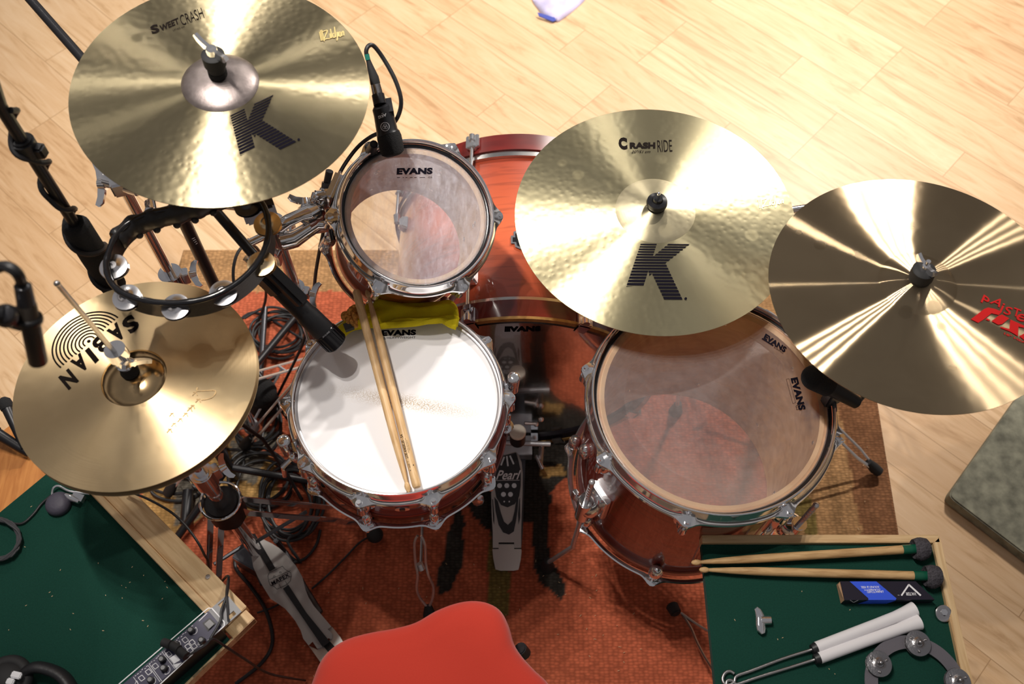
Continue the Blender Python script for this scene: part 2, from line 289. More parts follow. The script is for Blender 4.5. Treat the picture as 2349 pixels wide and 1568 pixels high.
# ------------------------------------------------------------------ mesh builder
class MB:
    def __init__(s, M=None): s.v = []; s.f = []; s.M = M
    def add(s, vs, fs, M=None):
        o = len(s.v)
        for q in vs:
            q = Vector(q)
            if M is not None: q = M @ q
            if s.M is not None: q = s.M @ q
            s.v.append(q)
        s.f += [tuple(i+o for i in f) for f in fs]; return s
    def tube(s, pts, r, n=10, closed=False, cap=True, flat=1.0, M=None):
        pts = [Vector(p) for p in pts]; k = len(pts); rs = r if isinstance(r, (list, tuple)) else [r]*k
        tans = []
        for i in range(k):
            a = pts[(i-1) % k] if (closed or i > 0) else pts[i]; b = pts[(i+1) % k] if (closed or i < k-1) else pts[i]
            t = (b-a); tans.append(t.normalized() if t.length > 1e-9 else Vector((0, 0, 1)))
        up = Vector((0, 0, 1)) if abs(tans[0].z) < .9 else Vector((0, 1, 0))
        nrm = (up - tans[0]*up.dot(tans[0])).normalized(); vs = []
        for i in range(k):
            t = tans[i]; nrm = nrm - t*nrm.dot(t)
            nrm = nrm.normalized() if nrm.length > 1e-6 else t.orthogonal().normalized()
            b = t.cross(nrm)
            for j in range(n):
                a = 2*PI*j/n; vs.append(pts[i] + b*(math.cos(a)*rs[i]) + nrm*(math.sin(a)*rs[i]*flat))
        fs = []
        for i in range(k if closed else k-1):
            for j in range(n):
                a = i*n+j; b = i*n+(j+1) % n; c = ((i+1) % k)*n+(j+1) % n; d = ((i+1) % k)*n+j; fs.append((a, b, c, d))
        if cap and not closed: fs.append(tuple(range(n-1, -1, -1))); fs.append(tuple((k-1)*n+j for j in range(n)))
        return s.add(vs, fs, M)
    def cyl(s, a, b, r1, r2=None, n=20, M=None): return s.tube([a, b], [r1, r1 if r2 is None else r2], n, M=M)
    def lathe(s, prof, n=64, M=None, loop=False, rf=None):
        vs = []; fs = []; k = len(prof); idx = []
        for i, (r, z) in enumerate(prof):
            if r < 1e-6 and not loop: idx.append([len(vs)]*n); vs.append((0, 0, z))
            else:
                idx.append(list(range(len(vs), len(vs)+n)))
                for j in range(n):
                    a = 2*PI*j/n
                    rr, zz = (r, z) if rf is None else rf(i, a, r, z)
                    vs.append((math.cos(a)*rr, math.sin(a)*rr, zz))
        for i in range(k if loop else k-1):
            A = idx[i]; B = idx[(i+1) % k]
            for j in range(n):
                q = [A[j], A[(j+1) % n], B[(j+1) % n], B[j]]; u = []
                for x in q:
                    if x not in u: u.append(x)
                if len(u) > 2: fs.append(tuple(u))
        return s.add(vs, fs, M)
    def box(s, c, d, M=None, rz=0, taper=1.0):
        c = Vector(c); vs = []; R = Matrix.Rotation(rz, 3, 'Z')
        for z in (-1, 1):
            k = taper if z > 0 else 1
            for x, y in ((-1, -1), (1, -1), (1, 1), (-1, 1)): vs.append(c + R @ Vector((x*d[0]/2*k, y*d[1]/2*k, z*d[2]/2)))
        return s.add(vs, [(3, 2, 1, 0), (4, 5, 6, 7), (0, 1, 5, 4), (1, 2, 6, 5), (2, 3, 7, 6), (3, 0, 4, 7)], M)
    def prism(s, bot, top, M=None):
        """bot/top: matching loops of 3-D points"""
        n = len(bot); fs = [tuple(range(n-1, -1, -1)), tuple(range(n, 2*n))] + [(i, (i+1) % n, n+(i+1) % n, n+i) for i in range(n)]
        return s.add(list(bot)+list(top), fs, M)
    def plate(s, pts, th, M=None):
        pts = [Vector(p) for p in pts]; return s.prism([p-Vector((0, 0, th)) for p in pts], pts, M)
    def ball(s, c, r, sc=(1, 1, 1), n=14, M=None):
        prof = [(math.sin(PI*i/n)*r, -math.cos(PI*i/n)*r) for i in range(n+1)]; prof[0] = (0, -r); prof[-1] = (0, r)
        T = Matrix.Translation(Vector(c)) @ Matrix.Diagonal((*sc, 1)); return s.lathe(prof, n+4, T if M is None else M @ T)
    def torus(s, c, R, r, M=None, n=40, k=10, sq=1.0):
        T = Matrix.Translation(Vector(c)); prof = [(R+math.cos(2*PI*i/k)*r, math.sin(2*PI*i/k)*r*sq) for i in range(k)]
        return s.lathe(prof, n, T if M is None else M @ T, loop=True)
def smooth(pts, k=6, closed=False):
    pts = [Vector(p) for p in pts]; n = len(pts); out = []
    for i in range(n if closed else n-1):
        p0 = pts[(i-1) % n] if (closed or i > 0) else pts[i]; p1 = pts[i]; p2 = pts[(i+1) % n]; p3 = pts[(i+2) % n] if (closed or i < n-2) else p2
        for j in range(k):
            t = j/k; out.append(.5*((2*p1)+(p2-p0)*t+(2*p0-5*p1+4*p2-p3)*t*t+(3*p1-p0-3*p2+p3)*t**3))
    if not closed: out.append(pts[-1])
    return out
def zalign(a, b):
    """matrix with origin at a and z axis along a->b"""
    d = (Vector(b)-Vector(a)).normalized(); m = d.to_track_quat('Z', 'Y').to_matrix().to_4x4(); m.translation = Vector(a); return m

ROOT = {}
def mesh_of(name, mb, Minv=None, bevel=0, ang=38, flat=False):
    me = bpy.data.meshes.new(name)
    me.from_pydata([tuple((Minv @ q) if Minv is not None else q) for q in mb.v], [], mb.f); me.validate()
    bm = bmesh.new(); bm.from_mesh(me)
    bmesh.ops.recalc_face_normals(bm, faces=bm.faces)
    if bevel: bmesh.ops.bevel(bm, geom=[e for e in bm.edges if e.is_manifold and e.calc_face_angle(0) > math.radians(50)], offset=bevel, segments=2, affect='EDGES', clamp_overlap=True)
    la = math.radians(ang)
    for e in bm.edges: e.smooth = not (len(e.link_faces) == 2 and e.calc_face_angle(0) > la)
    for f in bm.faces: f.smooth = not flat
    bm.to_mesh(me); bm.free(); return me
def thing(name, label, cat, loc=(0, 0, 0), M=None, group=None):
    o = bpy.data.objects.new(name, None); COL.objects.link(o); o.empty_display_size = .05
    M = Matrix.Translation(Vector(loc)) if M is None else M
    o.matrix_world = M; o['label'] = label; o['category'] = cat
    if group: o['group'] = group
    ROOT[o.name] = M.copy(); return o
def part(name, mb, mat, parent, local=False, bevel=0, label=None, ang=38, flat=False, stuff=False):
    M = ROOT[parent.name]; me = mesh_of(name, mb, None if local else M.inverted(), bevel, ang, flat)
    me.materials.append(MATS[mat]); o = bpy.data.objects.new(name, me); COL.objects.link(o); o.parent = parent; ROOT[o.name] = M
    if label: o['label'] = label
    if stuff: o['kind'] = 'stuff'
    return o
def solo(name, mb, mat, label, cat, loc=(0, 0, 0), M=None, local=False, bevel=0, group=None, ang=38, flat=False):
    M = Matrix.Translation(Vector(loc)) if M is None else M
    me = mesh_of(name, mb, None if local else M.inverted(), bevel, ang, flat); me.materials.append(MATS[mat])
    o = bpy.data.objects.new(name, me); COL.objects.link(o); o.matrix_world = M; ROOT[o.name] = M.copy()
    if label: o['label'] = label; o['category'] = cat
    if group: o['group'] = group
    return o

# ------------------------------------------------------------------ lettering
def glyphs(txt, off=0, shear=0, space=1.0, size=1.0):
    c = bpy.data.curves.new('t', 'FONT'); c.body = txt; c.offset = off; c.shear = shear; c.space_character = space; c.resolution_u = 3; c.fill_mode = 'FRONT'
    o = bpy.data.objects.new('t', c); COL.objects.link(o); bpy.context.view_layer.update()
    me = bpy.data.meshes.new_from_object(o.evaluated_get(bpy.context.evaluated_depsgraph_get()))
    vs = [v.co.copy() for v in me.vertices]; fs = [tuple(p.vertices) for p in me.polygons]
    bpy.data.objects.remove(o); bpy.data.curves.remove(c); bpy.data.meshes.remove(me)
    x0 = min(v.x for v in vs); x1 = max(v.x for v in vs); y0 = min(v.y for v in vs); y1 = max(v.y for v in vs)
    return [((v.x-x0)/(x1-x0), (v.y-y0)/(y1-y0)) for v in vs], fs
def px_map(O, A, B):
    """unit square -> pixels: O baseline-left, A baseline-right, B top-left"""
    return lambda u, v: (O[0]+u*(A[0]-O[0])+v*(B[0]-O[0]), O[1]+u*(A[1]-O[1])+v*(B[1]-O[1]))
def letters(mb, txt, O, A, B, hit, **k):
    vs, fs = glyphs(txt, **k); f = px_map(O, A, B)
    mb.add([hit(*f(u, v)) for u, v in vs], fs); return mb
def hit_plane(c, n, lift=.0006):
    n = Vector(n).normalized(); c = Vector(c)+n*lift
    return lambda px, py: Pn(px, py, c, n)
def hit_z(z): return lambda px, py: P(px, py, z)
def decal(name, mb, mat, parent, label=None):
    return part(name, mb, mat, parent, label=label, flat=True)
# ================================================================== SETTING
fl = MB(); fl.add([(-5, -2, 0), (5, -2, 0), (5, 7, 0), (-5, 7, 0)], [(0, 1, 2, 3)])
o = solo('floor', fl, 'laminate_planks', None, None); o['kind'] = 'structure'

# ---- rug: woven field with border bands and dark figures, colours held per vertex
def inpoly(x, y, poly):
    c = False; n = len(poly); j = n-1
    for i in range(n):
        xi, yi = poly[i]; xj, yj = poly[j]
        if (yi > y) != (yj > y) and x < (xj-xi)*(y-yi)/(yj-yi)+xi: c = not c
        j = i
    return c
def fl_poly(pts): return [tuple(P(x, y, 0)[:2]) for x, y in pts]
RED = (.50, .122, .060); TAN = (.42, .235, .105); CHAR = (.045, .040, .034); OLV = (.20, .145, .045); DRED = (.36, .050, .028); GOLD = (.42, .25, .09); GRY = (.17, .15, .12); BRN = (.23, .105, .05)
figs = [
 (GOLD, [(330, 980), (560, 1000), (640, 1060), (640, 1130), (560, 1200), (470, 1180), (400, 1240), (330, 1200)]),
 (GRY, [(400, 1080), (470, 1060), (460, 1190), (400, 1210)]), (GRY, [(528, 1010), (620, 1040), (600, 1080), (585, 1110), (540, 1100)]), (GRY, [(580, 1000), (640, 990), (640, 1030), (600, 1030)]),
 (CHAR, [(1040, 1160), (1062, 1160), (1066, 1230), (1062, 1300), (1035, 1350), (1008, 1370), (1000, 1320), (1022, 1280), (1030, 1220)]),
 (CHAR, [(1080, 1040), (1360, 1000), (1380, 1060), (1300, 1100), (1262, 1130), (1258, 1250), (1262, 1290), (1285, 1310), (1292, 1345), (1288, 1382), (1276, 1370), (1262, 1350), (1240, 1330), (1222, 1300), (1222, 1200), (1190, 1200), (1128, 1230), (1100, 1200), (1080, 1190)]),
 (OLV, [(1122, 1200), (1168, 1200), (1166, 1410), (1120, 1410)]),
 (GOLD, [(1240, 1075), (1290, 1060), (1300, 1090), (1250, 1100)]),
]
figsw = [(c, fl_poly(p)) for c, p in figs]
order = [0, 1, 2, 3, 6, 4, 5, 7]
ry1 = 1.556
def rugcol(x, y):
    jx = mnoise.noise(Vector((x*22, y*22, 0)))*.010; jy = mnoise.noise(Vector((x*22, y*22, 5)))*.008
    xx, yy = x+jx, y+jy
    c = RED
    if x > .42:
        c = TAN if x > .60 else RED
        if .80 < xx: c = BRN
        if .62 < xx < .70 and yy < 1.15: c = OLV if mnoise.noise(Vector((x*9, y*9, 2))) > -.1 else TAN
        if .74 < xx < .765: c = tuple(a*.75 for a in TAN)
    if yy > 1.418: c = TAN
    if 1.50 < yy < 1.52: c = tuple(a*.85 for a in TAN)
    for i in order:
        if inpoly(xx, yy, figsw[i][1]): c = figsw[i][0]
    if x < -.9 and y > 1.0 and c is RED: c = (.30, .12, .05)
    return c
nx, ny = 300, 250; x0, x1, y0 = -1.0, .9, .1
vs = []; cols = []
for j in range(ny+1):
    for i in range(nx+1):
        u = i/nx; v = j/ny; y = y0+(ry1-y0)*v
        lx = x0 + .115*max(0, v-.0); rx = .862+.055*v
        x = lx+(rx-lx)*u; y2 = y - .03*max(0, u-.3)*v
        z = .0062+.0012*mnoise.noise(Vector((x*5, y2*5, 1)))
        if i in (0, nx) or j in (0, ny): z = .0005
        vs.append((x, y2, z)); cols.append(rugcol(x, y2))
fs = [(j*(nx+1)+i, j*(nx+1)+i+1, (j+1)*(nx+1)+i+1, (j+1)*(nx+1)+i) for j in range(ny) for i in range(nx)]
me = bpy.data.meshes.new('rug'); me.from_pydata(vs, [], fs)
ca = me.color_attributes.new('pattern', 'FLOAT_COLOR', 'POINT')
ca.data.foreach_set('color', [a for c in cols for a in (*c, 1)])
for p in me.polygons: p.use_smooth = True
me.materials.append(MATS['woven_rug']); rug = bpy.data.objects.new('rug', me); COL.objects.link(rug)
rug['label'] = 'orange-red woven rug with tan border and dark figures under the drums'; rug['category'] = 'rug'
RZ = .0075

# ================================================================== CYMBALS
def cym_f(R, bow, rb, hb):
    def f(r):
        z = bow*(1-min(1, r/R)**1.5)
        if r < rb: z += hb*(1-(r/rb)**2.2)**.75
        return z
    return f
def hit_cym(M, f, lift=.0009):
    Mi = M.inverted()
    def h(px, py):
        d = Mi.to_3x3() @ ray(px, py); c = Mi @ C0; z = .01
        for k in range(8):
            q = c + d*((z-c.z)/d.z); z = f(math.hypot(q.x, q.y))+lift
        q = c + d*((z-c.z)/d.z); q.z = f(math.hypot(q.x, q.y))+lift
        return M @ q
    return h
def cymbal(name, label, c, n, R, bow, rb, hb, mat, bellmat, flip=False):
    M = rotmat(n, c); f = cym_f(R, bow, rb, hb)
    t = thing(name, label, 'cymbal', M=M)
    rs = [rb+(R-rb)*(i/40) for i in range(41)]
    s = -1 if flip else 1; th = .0012
    mb = MB(); top = [(r, s*f(r)) for r in rs]; bot = [(r, s*f(r)-th) for r in reversed(rs)]
    mb.lathe(top+bot, 128, loop=True); part('bow', mb, mat, t, local=True)
    rs = [.0065+(rb-.0065)*(i/16) for i in range(17)]
    mb = MB(); mb.lathe([(r, s*f(r)) for r in rs]+[(r, s*f(r)-th) for r in reversed(rs)], 96, loop=True); part('bell', mb, bellmat, t, local=True)
    return t, M, f
def clean_stripes(mb, quads, s0, s1, ns, w0, w1, fpx, hit):
    """stripes cut from convex pieces; v along the stripe stack"""
    for k in range(ns):
        tk = k/(ns-1); a = s0+(s1-s0)*(.8*tk+.2*tk*tk); wdt = w0+(w1-w0)*k/(ns-1)
        for q in quads:
            poly = q
            for sg, lim in ((1, a-wdt/2), (-1, a+wdt/2)):
                out = []
                for i in range(len(poly)):
                    p, r = poly[i], poly[(i+1) % len(poly)]; dp = sg*(p[1]-lim); dr = sg*(r[1]-lim)
                    if dp >= 0: out.append(p)
                    if dp*dr < 0:
                        u = dp/(dp-dr); out.append((p[0]+(r[0]-p[0])*u, p[1]+(r[1]-p[1])*u))
                poly = out
                if not poly: break
            if len(poly) >= 3:
                # split long pieces so that the print follows the curved metal
                xs = [p[0] for p in poly]; xa, xb = min(xs), max(xs); m = 3
                for c in range(m):
                    pl = poly
                    for sg, lim in ((1, xa+(xb-xa)*c/m), (-1, xa+(xb-xa)*(c+1)/m)):
                        out = []
                        for i in range(len(pl)):
                            p, r = pl[i], pl[(i+1) % len(pl)]; dp = sg*(p[0]-lim); dr = sg*(r[0]-lim)
                            if dp >= 0: out.append(p)
                            if dp*dr < 0:
                                u = dp/(dp-dr); out.append((p[0]+(r[0]-p[0])*u, p[1]+(r[1]-p[1])*u))
                        pl = out
                        if not pl: break
                    if len(pl) >= 3: mb.add([hit(*fpx(*p)) for p in pl], [tuple(range(len(pl)))])
# letter K measured on its own grid (pixels of the crash ride crop)
KQ = [[(880, 903), (982, 903), (898, 1168), (788, 1175)], [(1055, 903), (1190, 903), (1037, 1025), (935, 1105), (915, 1015), (968, 975)], [(940, 1000), (1037, 1025), (1145, 1256), (1030, 1256), (935, 1055)]]
def k_logo(parent, O, A, B, hit):
    def f(x, y):
        t = (y-903)/272; s = (x-880+92*t)/310
        return (O[0]+s*(A[0]-O[0])+t*(B[0]-O[0]), O[1]+s*(A[1]-O[1])+t*(B[1]-O[1]))
    mb = MB(); clean_stripes(mb, KQ, 908, 1245, 19, 7.5, 17, f, hit)
    c = f(1164, 1247)
    mb.add([hit(c[0]+3*math.cos(a*PI/5), c[1]+3*math.sin(a*PI/5)) for a in range(10)], [tuple(range(10))])
    decal('printed_letter', mb, 'ink', parent)
def script(mb, strokes, O, A, B, hit, wpx):
    """pen-stroke lettering: each stroke a list of (u,v)"""
    f = px_map(O, A, B)
    for st in strokes:
        q = [v.to_2d() for v in smooth([(a, b, 0) for a, b in st], 5)]; pp = [f(*a) for a in q]
        L = []; R = []
        for i in range(len(pp)):
            a = pp[max(0, i-1)]; b = pp[min(len(pp)-1, i+1)]; dx, dy = b[0]-a[0], b[1]-a[1]; l = math.hypot(dx, dy) or 1
            wv = wpx*(.55+.45*abs(dy)/l); L.append((pp[i][0]-dy/l*wv/2, pp[i][1]+dx/l*wv/2)); R.append((pp[i][0]+dy/l*wv/2, pp[i][1]-dx/l*wv/2))
        vs = [hit(*a) for a in L]+[hit(*a) for a in R]; n = len(L)
        mb.add(vs, [(i, i+1, n+i+1, n+i) for i in range(n-1)])
ZIL = [[(.0, .75), (.12, .8), (.24, .78), (.10, .4), (.0, .12), (.14, .16), (.28, .1)],            # Z
       [(.33, .5), (.31, .12)], [(.40, .85), (.37, .12)],                                           # i l
       [(.53, .42), (.46, .45), (.44, .2), (.50, .12), (.56, .3), (.60, .95)], [(.60, .95), (.56, .12)],  # d
       [(.66, .5), (.63, .0), (.57, -.15)], [(.70, .5), (.68, .12)],                                # j i
       [(.82, .45), (.76, .45), (.74, .15), (.80, .12), (.83, .45), (.82, .12)],                    # a
       [(.88, .45), (.86, .12)], [(.88, .35), (.94, .47), (.97, .4), (.95, .12)]]                   # n

# --- large washed-out cymbal at the upper left
cS, MS, fS = cymbal('crash_cymbal', 'hammered bronze crash cymbal with grey bell, upper left above the tambourine', (-.428, 1.058, 1.116), (.07, -.03), .216, .013, .056, .014, 'bronze_sweet', 'bell_raw')
hS = hit_cym(MS, fS)
s = 2.61
k_logo(cS, (1378/s, 690/s), (1637/s, 565/s), (1438/s, 932/s), hS)
mb = MB(); letters(mb, 'S', (349, 78), (367, 72), (343, 60), hS, off=.03); letters(mb, 'WEET', (369, 72), (412, 53), (365, 59), hS, off=.03)
letters(mb, 'CRASH', (418, 59), (469, 40), (410, 36), hS, off=-.004); letters(mb, '17"/43 cm', (398, 72), (424, 62), (396, 68), hS)
decal('printed_name', mb, 'ink_dark', cS)
mb = MB(); script(mb, ZIL, (744, 94), (792, 84), (738, 66), hS, 2.6); decal('printed_script', mb, 'ink_gold', cS)
mb = MB(); script(mb, [[(.0, .1), (0, .9)], [(.3, .1), (.3, 1)], [(.6, 0), (.6, 1)]], (738, 96), (748, 93), (732, 70), hS, 2.2); decal('printed_lines', mb, 'ink_gold', cS)

# --- crash ride in the middle
cR, MR, fR = cymbal('ride_cymbal', 'pale bronze crash ride cymbal over the bass drum, striped letter K upright below its centre', (.259, 1.105, .748), (-.001, -.007), .254, .016, .072, .009, 'bronze_ride', 'bell_ride')
hR = hit_cym(MR, fR); s = 2.751
g = lambda x, y: (1150+x/s, 230+y/s)
k_logo(cR, g(880, 903), g(1190, 905), g(788, 1175), hR)
mb = MB(); letters(mb, 'C', g(742, 306), g(797, 309), g(738, 232), hR, off=.06); letters(mb, 'RASH', g(811, 304), g(972, 303), g(811, 265), hR, off=.055)
letters(mb, 'RIDE', g(988, 325), g(1080, 322), g(983, 252), hR, off=-.006); letters(mb, '20"/51 cm', g(820, 333), g(940, 331), g(822, 316), hR, off=.008, shear=.3)
decal('printed_name', mb, 'ink_dark', cR)
mb = MB(); script(mb, ZIL, g(1650, 680), g(1785, 655), g(1645, 612), hR, 2.4); decal('printed_script', mb, 'ink_gold', cR)
mb = MB(); script(mb, [[(.0, .1), (0, .9)], [(.5, .1), (.5, 1)], [(1., 0), (1., 1)]], g(1632, 688), g(1648, 685), g(1620, 615), hR, 1.6); decal('printed_lines', mb, 'ink_gold', cR)
# large script on the underside (mirrored in the floor tom head below)
mb = MB(); fu = lambda x, y: MR @ Vector((x, y, fR(math.hypot(x, y))-.0022))
for st in ZIL:
    q = smooth([(a, b, 0) for a, b in st], 5); pts = [(-.10+p.x*.22, -.215+p.y*.085) for p in q]
    for i in range(len(pts)-1):
        (ax, ay), (bx, by) = pts[i], pts[i+1]; l = math.hypot(bx-ax, by-ay) or 1; nxx, nyy = -(by-ay)/l*.0042, (bx-ax)/l*.0042
        mb.add([fu(-(ax+nxx)+.02, ay+nyy), fu(-(bx+nxx)+.02, by+nyy), fu(-(bx-nxx)+.02, by-nyy), fu(-(ax-nxx)+.02, ay-nyy)], [(0, 1, 2, 3)])
decal('printed_underside_script', mb, 'ink', cR)

# --- heavy crash at the right
cP, MP_, fP = cymbal('heavy_crash_cymbal', 'smooth brown bronze crash cymbal with red lettering, at the right edge', (.639, .863, .877), (-.045, .050), .2286, .013, .060, .010, 'bronze_heavy', 'bell_heavy' if 'bell_heavy' in MATS else 'bronze_heavy')
hP = hit_cym(MP_, fP); s = 7.84
g = lambda x, y: (2180+x/s, 620+y/s)
mb = MB()
for ch, a, b, c in (('P', (545, 560), (660, 640), (605, 430)), ('A', (705, 580), (890, 665), (810, 470)), ('i', (885, 725), (925, 740), (950, 585)), ('S', (945, 775), (1070, 810), (1010, 640)), ('T', (1110, 800), (1240, 850), (1150, 660)), ('e', (1160, 880), (1330, 930), (1230, 760))):
    letters(mb, ch, g(*a), g(*b), g(*c), hP, off=.012)
qp = lambda pts: mb.add([hP(*g(*p)) for p in pts], [tuple(range(len(pts)))])
qp([(370, 875), (500, 940), (600, 880), (740, 770), (870, 800), (930, 740), (800, 690), (680, 665), (610, 690)]); qp([(660, 855), (720, 890), (690, 905), (630, 880)])
qp([(740, 910), (860, 975), (930, 965), (1060, 860), (930, 790), (870, 810)]); qp([(905, 1010), (1060, 1050), (1080, 880), (1200, 935), (1225, 1010), (1215, 1180), (1080, 1100), (900, 1030)])
qp([(1200, 935), (1330, 990), (1330, 1030), (1225, 1010)]); qp([(1240, 1180), (1330, 1130), (1460, 1230), (1420, 1320)])
letters(mb, '18" HEAVY', g(965, 1145), g(1500, 1385), g(975, 1110), hP, off=.02)
decal('printed_name', mb, 'ink_red', cP)

# --- hi-hats
cH, MH, fH = cymbal('hi_hat_top_cymbal', 'upper hi-hat cymbal with brown ring logo and lettering', (-.556, .687, .897), (-.022, .032), .178, .010, .048, .014, 'bronze_hat', 'bell_hat')
hH = hit_cym(MH, fH); s = 4.127; g = lambda x, y: (80+x/s, 640+y/s)
mb = MB()
for ch, cc in zip('SABIAN', ((905, 425), (775, 505), (622, 615), (540, 720), (430, 795), (318, 945))):
    dd = Vector((-.75, .66)); uu = Vector((.62, .75)); wl = 132 if ch != 'I' else 52; O_ = Vector(cc)-dd*wl/2-uu*80
    letters(mb, ch, g(*O_), g(*(O_+dd*wl)), g(*(O_+uu*160)), hH, off=.045)
cx, cy = 510, 587
ctr = hH(*g(cx, cy)); MHi = MH.inverted(); cl = MHi @ ctr
ea = MHi @ hH(*g(165, 690)); r9 = (ea-cl).length
a0 = math.atan2(*((MHi @ hH(*g(790, 360)))-cl).to_2d().yx); a1 = math.atan2(*((MHi @ hH(*g(235, 845)))-cl).to_2d().yx)
if a1 < a0: a1 += 2*PI
for k in range(9):
    rr = r9*(.16+.84*k/8); wd = .0024; nn = 40; da = .0 if k > 3 else -.25+.05*k
    vs = []
    for i in range(nn+1):
        a = a0+da+(a1-a0-2*da)*i/nn
        for q in (rr-wd/2, rr+wd/2):
            x, y = cl.x+math.cos(a)*q, cl.y+math.sin(a)*q; vs.append(MH @ Vector((x, y, fH(math.hypot(x, y))+.0009)))
    mb.add(vs, [(2*i, 2*i+1, 2*i+3, 2*i+2) for i in range(nn)])
mb.add([MH @ Vector((cl.x+.0028*math.cos(a*PI/5), cl.y+.0028*math.sin(a*PI/5), fH(math.hypot(cl.x, cl.y))+.0009)) for a in range(10)], [tuple(range(10))])
decal('printed_name', mb, 'ink_dark', cH)
mb = MB(); script(mb, [[(.05, .95), (0, .75), (.5, .55), (1, .3), (.7, .0), (.1, .1)]], g(1560, 1165), g(1720, 1100), g(1530, 1020), hH, 3.2)
for i, (x, y) in enumerate(((1490, 1100), (1520, 1165), (1465, 1225), (1440, 1250), (1400, 1300), (1350, 1350), (1290, 1395), (1270, 1300), (1250, 1450))):
    script(mb, [[(0, 0), (.5, .8), (1, .2)], [(0, .8), (.8, 1)]], g(x, y), g(x+45, y+8), g(x+10, y-40), hH, 2.2)
decal('faded_script', mb, 'ink_faded', cH)
cL, ML, fL = cymbal('hi_hat_bottom_cymbal', 'lower hi-hat cymbal, only its dark rim showing beneath the upper one', (-.556, .687, .882), (-.022, .032), .178, .010, .048, .014, 'bronze_hat', 'bell_hat', flip=True)

# ================================================================== DRUMS
def bump_ang(a, angs, wd):
    m = 0
    for t in angs:
        d = abs((a-t+PI) % (2*PI)-PI); m = max(m, math.exp(-(d/wd)**2))
    return m
def hoop(mb, r, angs, M=None, s=1, wide=1.0, ext=.013, hgt=.014):
    prof = [(0, -.002), (0, hgt), (.0015, hgt+.002), (.0035, hgt+.0018), (.005, hgt-.002), (.0065, -.001), (.0085*wide, -.006), (.0125*wide, -.009), (.0135*wide, -.013), (.011*wide, -.0145), (.006, -.0115), (.002, -.005)]
    wd = .009/r
    def rf(i, a, rr, z):
        if 6 <= i <= 9:
            b = bump_ang(a, angs, wd*1.5); k = (.45, 1, 1, .9)[i-6]
            return rr+ext*b*k, s*(z+.003*b)
        return rr, s*z
    mb.lathe([(r+a, s*z) for a, z in prof] if s == 1 else [(r+a, z) for a, z in prof], 240, M, loop=True, rf=(lambda i, a, rr, z: rf(i, a, r+prof[i][0], prof[i][1])))
def lug_kit(t, r, shell, angs, z0, zlug, lug_h, lugw=.018, style=0, swap=1):
    """tension rods on the hoop ears and chrome lugs on the shell, each its own part (local frame)"""
    for a in angs:
        R = Matrix.Rotation(a, 4, 'Z'); er = r+.0185
        mb = MB(); mb.cyl((er, 0, z0-.002*swap), (er, 0, z0+.0025*swap), .0062, n=16, M=R); mb.cyl((er, 0, z0+.002*swap), (er, 0, z0+.009*swap), .0045, .004, n=8, M=R)
        mb.cyl((er, 0, z0-.002*swap), (er, 0, zlug), .0027, n=8, M=R); part('tension_rod', mb, 'chrome', t, local=True)
        mb = MB()
        if style == 0:
            mb.ball((shell+.010, 0, zlug-lug_h*.25*swap), 1, (.013, lugw*.6, lug_h*.62), 12, R); mb.cyl((er, 0, zlug+.006*swap), (er, 0, zlug-lug_h*.3*swap), .0062, .0075, n=14, M=R)
            mb.ball((shell+.004, 0, zlug-lug_h*.25*swap), 1, (.006, lugw*.9, lug_h*.8), 10, R)
        part('lug', mb, 'chrome', t, local=True)
def ring_prof(r0, r1, z0, z1): return [(r0, z0), (r1, z0), (r1, z1), (r0, z1)]

def drum(name, label, c, n, rh, D, nl, a0, shellmat, headmat, resmat='head_resonant', lugstyle=0, bothoop=True, wide=1.0, parts_bottom=True, kind='drum'):
    M = rotmat(n, c); t = thing(name, label, kind, M=M)
    rs = rh-.001
    mb = MB(); mb.lathe([(rs, -.006), (rs, -D+.006), (rs-.0015, -D+.006), (rs-.0015, -.006)], 128, loop=True); part('shell', mb, shellmat, t, local=True)
    mb = MB(); mb.lathe([(rs-.0016, -.006), (rs-.004, -.0015), (rs-.012, -.004), (rs-.012, -D+.004), (rs-.0016, -D+.006)], 128); part('shell_lining', mb, 'maple_inside', t, local=True, label='bare maple inner shell')
    angs = [a0+2*PI*i/nl for i in range(nl)]
    mb = MB(); hoop(mb, rh+.003, angs, wide=wide); part('top_hoop', mb, 'chrome', t, local=True)
    mb = MB(); mb.lathe([(rh-.0030, -.0006), (rh-.0005, .001), (rh+.0025, .0012), (rh+.0025, -.004)], 128); part('head_collar', mb, 'black_gloss', t, local=True) if headmat != 'coated_head' else part('head_collar', mb, 'chrome_dull', t, local=True)
    mb = MB(); mb.lathe([(0, 0), (rh*.5, 0), (rh-.008, 0), (rh-.003, -.001)], 96); part('batter_head', mb, headmat, t, local=True, ang=180)
    if parts_bottom:
        mb = MB(); mb.lathe([(0, -D), (rh*.5, -D), (rh-.003, -D)], 96); part('resonant_head', mb, resmat, t, local=True)
        Mf = Matrix.Translation((0, 0, -D)) @ Matrix.Rotation(PI, 4, 'X')
        mb = MB(); hoop(mb, rh+.003, [-a for a in angs], Mf, wide=wide); part('bottom_hoop', mb, 'chrome', t, local=True)
    return t, M, angs
